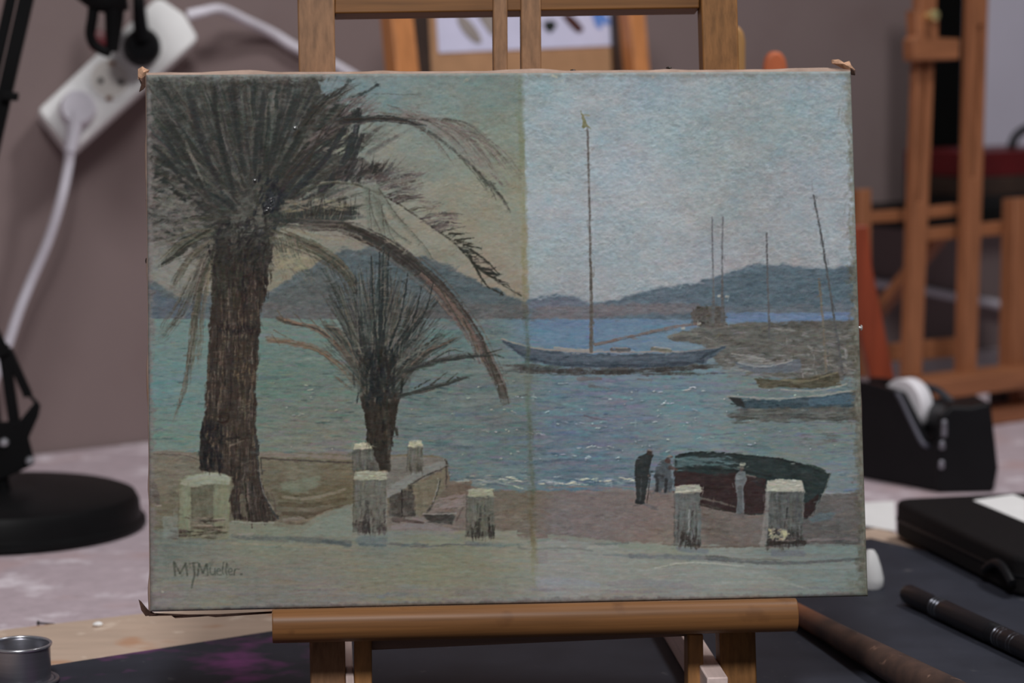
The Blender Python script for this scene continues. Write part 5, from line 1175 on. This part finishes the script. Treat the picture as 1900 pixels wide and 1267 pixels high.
# paler slate rim along the near cheek
tube('cheek_rim', [hit(x, y, pd[0] - DQ * .001, pd[1]) for x, y in [(1664, 729), (1672, 742), (1692, 784), (1712, 822), (1722, 828)]], .0023, mat('slate_edge', (64, 64, 74), .4), disp)
rc = hit(1683, 752, pd[0] + DQ * .0225, DQ); ax = DQ
bm = bmesh.new(); lathe(bm, rc - ax * .0085, ax, [(.0125, 0), (.0262, 0), (.0268, .001), (.0268, .016), (.0262, .017), (.0125, .017), (.0125, 0)], 56, False)
link('tape_roll', bm, mat('white_tape', (196, 194, 200), .45, .03), disp, 40)
tube('roll_arm', [hit(x, y, pd[0] + DQ * .040, DQ) for x, y in [(1716, 716), (1742, 726), (1768, 748)]], .0038, mat('slate_arm', (44, 45, 50), .45), disp)
for dx, yy, rr_ in ((1752, 795, .004), (1748, 826, .003), (1747, 862, .003)):
    p = hit(dx, yy, pn[0] + Vector((0, -.006, 0)), pn[1]); bm = bmesh.new(); boxb(bm, p, (.005, .004, rr_ * 4 if yy < 800 else .008)); link('steel_catch', bm, mat('brushed_steel', (120, 120, 128), .3, metal=.7), disp, 40, .001)

# ================================================================ tin, nail, crumb on the left
tn = T(38, 1262, .0085); tz = .0072
tin = empty('tin_cup', (tn.x, tn.y, tz), 'small open silvery tin cup standing on the mat at the left', 'tin cup')
tr_ = T(96, 1240, tz); R0 = abs(hit(95, 1195, (0, tn.y, 0), Vector((0, -1, 0))).x - tn.x)
topz = hit(38, 1192, (0, tn.y, 0), Vector((0, -1, 0))).z - tz
M_tin = mat('tinplate', (120, 120, 128), .3, .08, (10, 10, 200), metal=.85)
bm = bmesh.new(); lathe(bm, Vector((tn.x, tn.y, tz)), Vector((0, 0, 1)), [(R0 * .6, 0), (R0 * 1.06, 0), (R0 * 1.10, .0012), (R0 * 1.06, .0026), (R0 * .97, .003), (R0 * .97, topz - .002), (R0 * .94, topz - .003), (R0 * .94, .004), (R0 * .2, .004)], 56)
link('tin_wall', bm, M_tin, tin, 40)
bm = bmesh.new(); tor = [Vector((tn.x + math.cos(a_) * R0 * .985, tn.y + math.sin(a_) * R0 * .985, tz + topz - .0012)) for a_ in [2 * math.pi * k / 48 for k in range(49)]]
tubeb(bm, tor, .0011, seg=10, n=1); link('rolled_rim', bm, mat('bright_tin', (190, 192, 198), .25, metal=.9), tin, 60)
bm = bmesh.new(); tor = [Vector((tn.x + math.cos(a_) * R0 * 1.16, tn.y + math.sin(a_) * R0 * 1.16, tz + .0016)) for a_ in [2 * math.pi * k / 48 for k in range(49)]]
tubeb(bm, tor, .0016, seg=10, n=1); link('foot_ring', bm, M_tin, tin, 60)
bm = bmesh.new(); n0, n1 = T(70, 1158, .0015), T(100, 1160, .0015); dn = (n1 - n0).normalized()
lathe(bm, n0, dn, [(.0019, 0), (.0019, .0008), (.0008, .001), (.0008, (n1 - n0).length), (.0001, (n1 - n0).length + .003)], 12)
bmesh.ops.translate(bm, verts=bm.verts, vec=(0, 0, .0009))
tag(link('nail', bm, mat('dark_iron', (70, 64, 66), .5, metal=.4), None, 40), 'thin dark iron nail lying on the pale table by the tan board', 'nail')
cr = T(181, 1161, .0045); bm = bmesh.new(); bmesh.ops.create_icosphere(bm, subdivisions=2, radius=.0032)
for v in bm.verts: v.co = Vector((v.co.x * 1.2, v.co.y * .9, v.co.z * .55)) * (1 + .12 * math.sin(v.co.x * 900 + v.co.y * 500)) + Vector((cr.x, cr.y, .0058))
tag(link('paint_crumb', bm, mat('white_paint', (226, 226, 226), .5, .02), None, 60), 'little white lump of dried paint on the tan board', 'paint lump')

# ================================================================ desk lamp at the left
M_lamp = mat('black_enamel', (15, 15, 16), .45, .08, (20, 20, 20), spec=.08)
lb = T(5, 985, 0); LC = Vector((lb.x, lb.y + .012, .0006))
lamp = empty('desk_lamp', LC, 'black jointed desk lamp on a round weighted base, left of the canvas', 'lamp')
bm = bmesh.new(); lathe(bm, LC, Vector((0, 0, 1)), [(.09, 0), (.1245, 0), (.1265, .003), (.1258, .007), (.1225, .0085), (.1215, .012), (.1205, .023), (.117, .0295), (.110, .032), (.06, .0335), (.012, .0345)], 96)
link('base', bm, M_lamp, lamp, 30)
PLy = LC.y + .004
def lp(px, py, dy=0.0): return hit(px, py, (0, PLy + dy, 0), Vector((0, -1, 0)))
tube('post', [LC + Vector((0, .004, .033)), lp(2, 880), lp(0, 800)], .0065, M_lamp, lamp)
plf = (Vector((0, PLy - .009, 0)), Vector((0, -1, 0)))
slab('joint_plate', [(-30, 785), (36, 781), (67, 742), (75, 753), (71, 773), (53, 813), (63, 852), (59, 864), (47, 870), (8, 888), (-30, 900)], plf, .004, M_lamp, lamp, .001)
slab('joint_plate', [(-30, 785), (36, 781), (67, 742), (75, 753), (71, 773), (53, 813), (63, 852), (59, 864), (47, 870), (8, 888), (-30, 900)], (Vector((0, PLy + .009, 0)), Vector((0, -1, 0))), .004, M_lamp, lamp, .001)
M_bolt = mat('steel_bolt', (170, 170, 176), .28, metal=.85)
for x, y in ((8, 821), (56, 855)):
    bm = bmesh.new(); lathe(bm, lp(x, y, -.009) , Vector((0, -1, 0)), [(.0042, 0), (.0042, .002), (.0032, .0034), (.0008, .004)], 20); link('bolt', bm, M_bolt, lamp, 40)
def bar(name, a_, b2, w, mt=M_lamp, dy=0.0, t=None):
    A_, B_ = lp(*a_, dy), lp(*b2, dy); d = (B_ - A_); u = d.normalized(); s = Vector((0, 1, 0)).cross(u).normalized(); r = w / FX * 2.15
    bm = bmesh.new(); boxb(bm, (A_ + B_) / 2, (r, t or r, d.length), (s, Vector((0, 1, 0)), u)); return link(name, bm, mt, lamp, 40, .001)
bar('lower_arm', (6, 640), (28, 790), 21); bar('spring_tube', (14, 648), (53, 735), 17, dy=.0); bar('lower_arm', (-26, 640), (-6, 800), 20)
bar('spring_hook', (50, 728), (72, 752), 7); 
slab('elbow_plate', [(-60, 590), (-4, 608), (12, 640), (18, 655), (2, 664), (-60, 690)], plf, .004, M_lamp, lamp, .001)
A0_, A1_ = (-62, 620), (68, -60)
bar('upper_arm', (-58, 470), (62, -60), 27); bar('upper_arm', (-78, 440), (33, -60), 20)
bar('arm_clip', (2, 176), (34, 180), 16, dy=-.012)
bar('arm_joint', (-62, 455), (-20, 640), 24, dy=.02)
# lamp head and yoke hanging into the top of the picture
hy = .14
def hp(px, py, dy=0.0): return hit(px, py, (0, PLy + hy + dy, 0), Vector((0, -1, 0)))
hc_ = hp(205, -95); bm = bmesh.new(); hc = hp(205, -95)
lathe(bm, hc + Vector((0, 0, .06)), Vector((0.12, 0, -1)), [(.012, -.02), (.03, -.015), (.038, .02), (.05, .045), (.066, .062), (.064, .062), (.036, .03), (.02, .01)], 48)
link('lamp_shade', bm, M_lamp, lamp, 40)
bm = bmesh.new(); tubeb(bm, [hp(175, -10), hp(172, 30), hp(168, 60), hp(174, 80), hp(190, 92), hp(206, 98)], .0052); tubeb(bm, [hp(212, -10), hp(212, 30), hp(210, 62), hp(208, 96)], .0105, .006)
tubeb(bm, [hp(150, -30), hp(190, -4), hp(235, -8)], .014); tubeb(bm, [hp(192, -4), hp(200, -60), hc_ + Vector((0, 0, .02))], .012); link('yoke', bm, M_lamp, lamp, 50)
bm = bmesh.new(); c_ = hp(184, 76, .001); lathe(bm, c_, Vector((0, -1, 0)), [(.0105, -.004), (.0108, .002), (.006, .004)], 24); link('red_insert', bm, mat('dark_red_plastic', (84, 26, 32), .45), lamp, 40)
bar('shade_arm', (55, -50), (110, -110), 24, dy=.06, t=.10)

# ================================================================ power strip on the wall
rv, uv, dv = RC @ Vector((1, 0, 0)), RC @ Vector((0, 1, 0)), ray(215, 130)
ns = (-dv + (rv * -.5 + uv * .85) * .40).normalized()
ns = (ns * .6 + WN * .4).normalized()
so = .09
for k in range(6):                                    # let its nearest back corner rest against the plaster
    ps0 = hit(215, 135, *plane_wall(so))
    so -= min((hit(x, y, ps0, ns) - ns * .038 - WP).dot(WN) for x, y in ((71, 206), (302, -2), (366, 66), (128, 278))) - .003
psp = (ps0, ns)
strip = empty('power_strip', ps0 - ns * .04, 'white three-socket power strip hanging slanted on the mauve wall', 'power strip')
M_strip = mat('off_white_plastic', (206, 202, 204), .45, .03, spec=.4)
slab('housing', [(71, 206), (76, 198), (288, -2), (302, -2), (342, 26), (366, 66), (364, 76), (140, 280), (128, 278), (120, 268)], psp, .038, M_strip, strip, .003)
xs_ = hit(300, 55, *psp) - hit(203, 146, *psp); sl = xs_.normalized()
def sp(px, py, o=0.0): return hit(px, py, *psp) + ns * o
def ring(name, c, ra, rb, h, mt, parent, seg=48):
    bm = bmesh.new(); lathe(bm, c, ns, [(rb, -.0005), (ra, 0), (ra, h), (rb, h + .0004), (rb, -.0005)], seg, False); return link(name, bm, mt, parent, 40)
M_sock = mat('socket_grey_white', (178, 174, 170), .5, .03)
for cx_, cy_ in ((143, 205), (203, 147), (262, 91)):
    c = sp(cx_, cy_); ring('socket_rim', c, .0225, .0195, .0008, M_strip, strip)
    bm = bmesh.new(); lathe(bm, c, ns, [(.0195, .0), (.0195, .0006), (.001, .0002)], 40, False); sk = link('socket_well', bm, M_sock, strip, 40)
    if cx_ == 203:
        for hx, hy_ in ((187, 150), (224, 153)):
            bm = bmesh.new(); lathe(bm, sp(hx, hy_, .0006), ns, [(.003, 0), (.003, .0004)], 20); link('pin_hole', bm, mat('hole_black', (40, 36, 34), .8), sk)
        for hx, hy_ in ((207, 117), (202, 183)):
            bm = bmesh.new(); boxb(bm, sp(hx, hy_, .001), (.007, .004, .002), (rv, uv, ns)); link('earth_clip', bm, mat('brass_clip', (124, 88, 60), .4, metal=.4), sk, None, .0005)
# white plug and its cable
wp = empty('white_plug', sp(143, 205, .001), 'round white plug with its cable in the lowest socket of the power strip', 'plug')
bm = bmesh.new(); lathe(bm, sp(143, 205, .001), ns, [(.0185, 0), (.019, .004), (.018, .016), (.0165, .019), (.004, .0195)], 48); link('plug_body', bm, M_white, wp, 40)
bm = bmesh.new(); tubeb(bm, [sp(140, 215, .012), sp(135, 245, .013), sp(128, 286, .013)], .0098, .0062); link('strain_relief', bm, M_white, wp, 50)
pw = plane_wall(.05)
tube('plug_cable', [sp(128, 284, .013), sp(126, 310, .008), hit(112, 375, *plane_wall(.07)), hit(88, 450, *plane_wall(.06)), hit(58, 520, *pw), hit(34, 580, *pw), hit(14, 640, *pw), hit(-10, 700, *pw), hit(-30, 760, *pw)], .0052, M_white, wp)
# black plug
bp_ = empty('black_plug', sp(262, 91, .001), 'round black plug with a cable going up, in the top socket of the power strip', 'plug')
bm = bmesh.new(); lathe(bm, sp(262, 91, .001), ns, [(.0192, 0), (.0198, .006), (.0185, .018), (.016, .022), (.004, .0225)], 48); link('plug_body', bm, M_black, bp_, 40)
tube('plug_cable', [sp(262, 85, .02), sp(256, 50, .024), sp(253, 10, .028), sp(250, -60, .03)], .0085, M_black, bp_, r1=.006)
# white flex leaving the strip
pc = plane_wall(.012)
tag(tube('white_flex', [sp(352, 20, -.019), sp(378, 14, -.02), hit(410, 18, *plane_wall(.05)), hit(455, 38, *plane_wall(.03)), hit(505, 62, *pc), hit(552, 90, *pc), hit(630, 126, *pc), hit(720, 190, *pc), hit(850, 330, *pc), hit(1000, 430, *pc), hit(1200, 480, *pc), hit(1500, 505, *pc), hit(1622, 524, *pc), hit(1672, 531, *pc), hit(1700, 535, *pc), hit(1760, 548, *pc), hit(1830, 560, *pc), hit(1872, 568, *pc), hit(1960, 580, *pc)], .0056, M_white, None),
    'long white flex running from the power strip along the mauve wall', 'cable')

# ================================================================ easel with a paper palette behind the painting
M_orange = mat('orange_varnished_wood', (164, 108, 66), .4, .12, (160, 160, 8), spec=.45)
M_brown = mat('shaded_side_brown', (44, 32, 27), .5, .12, (160, 160, 8))
e2c = Vector((0, .96, 0))
EUP = Vector((-WN.x * math.sin(.2), -WN.y * math.sin(.2), math.cos(.2))); EN = (WN * math.cos(.2) + Vector((0, 0, math.sin(.2)))).normalized()
pe = (e2c, EN)
rear = empty('rear_easel', (0, .96, 0), 'orange wooden easel half hidden behind the painting, holding a board', 'easel')
def leanpost(name, tl_, tr_2, bl_, br_, pl, t, mt, par):
    p0, n = pl
    f = [hit(*tl_, p0, n), hit(*tr_2, p0, n), hit(*br_, p0, n), hit(*bl_, p0, n)]
    def down(a_, b2): k = (.001 - a_.z) / (b2.z - a_.z); return a_ + (b2 - a_) * k
    f[2] = down(f[1], f[2]); f[3] = down(f[0], f[3]); bk = [v - n * t for v in f]
    for i in (2, 3):
        w = (bk[i] - bk[3 - i]).normalized(); bk[i] = bk[i] + (bk[i] - bk[3 - i]) * ((.001 - bk[i].z) / (bk[i].z - bk[3 - i].z))
    bm = bmesh.new(); prism(bm, f, bk); return link(name, bm, mt, par, 40, .001)
leanpost('upright', (718, -60), (757, -60), (736, 130), (778, 130), pe, .022, M_orange, rear)
leanpost('upright', (1160, -60), (1190, -60), (1178, 130), (1206, 130), pe, .022, M_orange, rear)
slab('top_bar', [(700, -120), (1210, -120), (1210, -60), (700, -60)], pe, .02, M_orange, rear)
slab('inner_shade_strip', [(758, -60), (792, -60), (806, 240), (772, 240)], (e2c - EN * .02, EN), .012, M_brown, rear)  # dark strips stand in for the uprights' shaded inner sides
slab('inner_shade_strip', [(1140, -60), (1166, -60), (1178, 240), (1152, 240)], (e2c - EN * .02, EN), .012, M_brown, rear)
slab('support_bar', [(728, 560), (1200, 500), (1200, 530), (728, 590)], (e2c + EN * .002, EN), .02, M_orange, rear)
M_card = mat('brown_cardboard', (142, 108, 80), .8, .06, (40, 40, 40), spec=.2)
cb = slab('cardboard_sheet', [(792, -40), (1152, -52), (1170, 505), (806, 548)], (e2c - EN * .0335, EN), .004, M_card, None, .0005)
tag(cb, 'brown cardboard sheet standing on the easel behind the painting', 'cardboard')
pap = slab('paper_palette', [(806, -30), (1138, -30), (1147, 84), (814, 98)], (e2c - EN * .0322, EN), .001, mat('palette_paper', (172, 171, 192), .6, .03), None, 0)
tag(pap, 'white paper palette with grey, brown and blue paint dabs, taped to the cardboard', 'paper palette')
def blob(pts, col, seed):
    bm = bmesh.new(); p0, n = e2c - EN * .0318, EN; q = crom([(x, y, 0) for x, y in pts] + [(pts[0][0], pts[0][1], 0)], 5)[:-1]
    f = [hit(v.x, v.y, p0, n) for v in q]; prism(bm, [v + n * .0006 for v in f], [v - n * .0002 for v in f])
    return link('paint_dab', bm, mat('dab_%d' % seed, col, .4, .1), pap, 40)
blob([(848, 24), (866, 34), (886, 58), (893, 78), (880, 78), (862, 62), (850, 42)], (126, 118, 114), 1)
blob([(885, 26), (912, 24), (930, 40), (934, 60), (915, 66), (900, 50)], (130, 122, 118), 2)
blob([(1008, 42), (1022, 38), (1032, 46), (1022, 60), (1012, 54)], (34, 38, 36), 3)
blob([(1042, 28), (1054, 26), (1068, 36), (1082, 54), (1072, 60), (1056, 46)], (62, 34, 30), 4)
blob([(1098, 24), (1112, 20), (1128, 34), (1130, 46), (1118, 42), (1114, 54), (1104, 44)], (84, 118, 180), 5)
# sticks standing behind the painting
for nm, x0, x1, yt, dy, col, lab in (('wooden_paddle', 1340, 1384, 46, .45, (150, 112, 70), 'tan flat wooden stick with rounded top, just right of the easel upright'),
                                     ('wooden_spatula', 1418, 1461, 94, .62, (158, 84, 52), 'terracotta wooden stick with rounded top, sticking up behind the painting')):
    pl = plane_front(dy); a_ = [hit(x1, 700, *pl), hit(x1, yt + 28, *pl)]
    pts = [(x1, yt + 30), (x1 - (x1 - x0) * .08, yt + 14), (x1 - (x1 - x0) * .25, yt + 4), ((x0 + x1) / 2, yt), (x0 + (x1 - x0) * .25, yt + 4), (x0 + (x1 - x0) * .08, yt + 14), (x0, yt + 30)]
    f = [hit(x, y, *pl) for x, y in pts]; f += [Vector((f[-1].x, dy, .0006)), Vector((f[0].x, dy, .0006))]
    bm = bmesh.new(); prism(bm, f, [v + Vector((0, .011, 0)) for v in f]); tag(link(nm, bm, mat(nm + '_wood', col, .5, .12, (160, 160, 8)), None, 40, .003, 3), lab, 'stick')

# ================================================================ big easel at the right
M_oak = mat('reddish_easel_wood', (122, 78, 52), .5, .12, (160, 160, 8), spec=.4)
M_oakx = mat('reddish_easel_wood_lengthwise', (122, 78, 52), .5, .12, (12, 12, 160), spec=.4)
re0 = T(1870, 790, 0) + WN * -.02
L2 = math.radians(4)
RN = (WN * math.cos(L2) + Vector((0, 0, math.sin(L2)))).normalized()
def rp(o=0.0): return (re0 + RN * o, RN)
studio = empty('studio_easel', (re0.x, re0.y, 0), 'reddish wooden H-frame easel with slotted posts, standing at the right', 'easel')
def slotted(name, l, slot, o, t=.022):
    """post with outline l (tl,tr,br,bl) and a through slot (tl,tr,br,bl)"""
    p0, n = rp(o); bm = bmesh.new()
    F = [hit(*p, p0, n) for p in l]; G = [hit(*p, p0, n) for p in slot]
    def vs(a_, k): return [bm.verts.new(v - n * k) for v in a_]
    a0_, g0 = vs(F, 0), vs(G, 0); a1_, g1 = vs(F, t), vs(G, t)
    for i in range(4):
        j = (i + 1) % 4
        bm.faces.new((a0_[i], a0_[j], g0[j], g0[i])); bm.faces.new((a1_[j], a1_[i], g1[i], g1[j]))
        bm.faces.new((a0_[i], a1_[i], a1_[j], a0_[j])); bm.faces.new((g0[i], g0[j], g1[j], g1[i]))
    return link(name, bm, M_oak, studio, 40, .001)
slotted('post', [(1710, -80), (1742, -80), (1711, 700), (1683, 700)], [(1713, 110), (1722, 110), (1709, 376), (1701, 376)], 0, .012)
slotted('post', [(1806, -80), (1837, -80), (1812, 700), (1784, 700)], [(1815, 46), (1825, 46), (1810, 330), (1801, 330)], -.002, .012)
slab('clamp_block', [(1700, 18), (1742, 24), (1741, 70), (1782, 72), (1780, 110), (1696, 112), (1694, 74), (1702, 66)], rp(.016), .016, M_oakx, studio)
bm = bmesh.new(); kb = hit(1720, 30, *rp(.016)); lathe(bm, kb, RN, [(.0035, 0), (.0035, .006), (.0062, .008), (.0062, .013), (.003, .015)], 24); link('brass_knob', bm, mat('brass', (206, 186, 132), .25, metal=.8), studio, 40)
slab('side_post', [(1596, 352), (1617, 350), (1618, 700), (1594, 700)], rp(-.002), .02, M_oak, studio)
slab('side_post', [(1884, 368), (1912, 366), (1906, 700), (1876, 700)], rp(-.002), .02, M_oak, studio)
slab('cross_rail', [(1612, 392), (1684, 388), (1780, 378), (1780, 400), (1684, 410), (1612, 414)], rp(-.026), .014, M_oakx, studio)
slab('cross_rail', [(1705, 424), (1790, 417), (1884, 408), (1884, 434), (1790, 442), (1705, 448)], rp(-.024), .014, M_oakx, studio)
# tray and foot frame
def rail(name, pl_, h, d, o, x0, x1):
    p0, n = rp(0); a_ = hit(*x0, p0, n) + RN * o; b2 = hit(*x1, p0, n) + RN * o
    zb = max(min(a_.z, b2.z) - h, .001); a_.z = b2.z = zb + h
    bm = bmesh.new(); f = [a_, b2, b2 + Vector((0, 0, -h)), a_ + Vector((0, 0, -h))]; prism(bm, f, [v - WN * d for v in f]); return link(name, bm, M_oakx, studio, 40, .0015)
rail('tray', None, .021, .05, .03, (1690, 706), (1960, 674))
rail('foot_rail', None, .018, .03, .012, (1690, 786), (1970, 758))
slab('stretcher_rail', [(1640, 640), (1780, 626), (1780, 662), (1640, 672)], rp(-.06), .012, M_oakx, studio)
for x in (1692, 1793, 1893):
    p = hit(x, 700, *rp(-.012)); box('foot', (p.x, p.y, p.z / 2 + .0015), (.018, .018, p.z - .002), M_oak, studio, (WD, WN, Vector((0, 0, 1))))
p = hit(1746, 436, *rp(-.04)); q = p - WN * .2; q.z = .016
d_ = (q - p); bm = bmesh.new(); boxb(bm, (p + q) / 2, (.02, .012, d_.length), (WD, d_.normalized().cross(WD), d_.normalized()))
link('back_leg', bm, M_oak, studio, 40, .001)
M_blk = mat('gap_shade_brown', (40, 26, 20), .6)
for x0, x1 in ((1762, 1802), (1858, 1898)):  # added dark blocks stand in for the shaded holes below the tray
    p0, n = rp(-.045); a_, b2 = hit(x0, 735, p0, n), hit(x1, 735, p0, n); zt_ = hit(x0, 716, p0, n).z
    f = [Vector((a_.x, a_.y, .0012)), Vector((b2.x, b2.y, .0012)), Vector((b2.x, b2.y, zt_)), Vector((a_.x, a_.y, zt_))]
    bm = bmesh.new(); prism(bm, f, [v - WN * .02 for v in f]); link('gap_shade_block', bm, M_blk, studio, 40, .001)
# red brown plank leaning by the canvas edge
pl = plane_front(.92)
pq = [hit(x, y, *pl) for x, y in [(1574, 420), (1612, 418), (1618, 492), (1660, 702), (1616, 706), (1582, 560)]]
pq[3] = pq[3] + (pq[3] - pq[2]) * ((.0008 - pq[3].z) / (pq[3].z - pq[2].z)); pq[4] = pq[4] + (pq[4] - pq[5]) * ((.0008 - pq[4].z) / (pq[4].z - pq[5].z))
bm = bmesh.new(); prism(bm, pq, [v + Vector((0, .014, 0)) for v in pq])
tag(link('leaning_plank', bm, mat('red_brown_wood', (112, 48, 28), .45, .12, (120, 120, 8)), None, 40, .002), 'red-brown wooden plank leaning beside the right edge of the painting', 'plank')

# ================================================================ things stored behind the right easel
def wallboard(name, pts, o, t, mt, label, cat, zfloor=True):
    pl = plane_wall(o); f = [hit(x, y, *pl) for x, y in pts]
    for i in (2, 3): f[i].z = shz + .0008
    bm = bmesh.new(); prism(bm, f, [v - WN * t for v in f]); return tag(link(name, bm, mt, None, 40, .001), label, cat)
shz = hit(1800, 404, *plane_wall(.27)).z
pl = plane_wall(.27); a_, b2 = hit(1716, 404, *pl), hit(2040, 404, *pl)
f = [Vector((v.x, v.y, z_)) for v, z_ in ((a_, shz), (b2, shz), (b2, shz - .012), (a_, shz - .012))]
bm = bmesh.new(); prism(bm, f, [v - WN * .2695 for v in f])
tag(link('wall_shelf', bm, mat('black_shelf', (14, 13, 13), .7, spec=.1), None, 40, .001), 'black shelf on the wall at the right, carrying the boxes and the boards', 'shelf')
wallboard('black_portfolio', [(1722, -80), (1792, -80), (1780, 404), (1716, 404)], .10, .02, mat('matt_black', (8, 8, 8), .9, .05, spec=.04), 'tall matt black portfolio standing behind the right easel posts', 'portfolio', False)
wallboard('white_canvas', [(1794, -120), (2040, -120), (2040, 404), (1786, 404)], .06, .018, mat('white_primed', (156, 153, 165), .8, .03, (4, 4, 4)), 'blank whitish canvas standing on the shelf behind the red box', 'canvas', False)
def wbox(name, x0, x1, y0, y1, o, depth, mt, label, cat, bottom=None):
    pl = plane_wall(o); a_, b2 = hit(x0, y1, *pl), hit(x1, y1, *pl); top = hit(x0, y0, *pl).z; zb = a_.z if bottom is None else bottom
    f = [Vector((a_.x, a_.y, zb)), Vector((b2.x, b2.y, zb)), Vector((b2.x, b2.y, top)), Vector((a_.x, a_.y, top))]
    bm = bmesh.new(); prism(bm, f, [v - WN * depth for v in f]); tag(link(name, bm, mt, None, 40, .002), label, cat); return top
M_crate = mat('black_box_card', (16, 15, 16), .6)
za = wbox('black_crate', 1806, 2000, 366, 402, .24, .12, M_crate, 'black box at the bottom of the stack on the black shelf', 'box', shz + .0005)
zb_ = wbox('brown_box', 1806, 2000, 330, 366, .24, .12, mat('dark_brown_wood', (44, 32, 26), .6), 'dark brown flat box between the red box and the black one', 'box', za)
wbox('red_box', 1806, 2000, 283, 330, .24, .12, mat('red_card', (70, 9, 12), .5, .06), 'red flat box on top of the stack on the black shelf', 'box', zb_)
zr = hit(1806, 283, *plane_wall(.24)).z
tag(tube('black_strap', [hit(1876, 283, *plane_wall(.2)), hit(1880, 262, *plane_wall(.2)), hit(1892, 246, *plane_wall(.2)), hit(1915, 236, *plane_wall(.2)), hit(1940, 250, *plane_wall(.2)), hit(1945, 280, *plane_wall(.2))], .0055, M_black, None), 'black curved strap standing on the red box', 'strap')
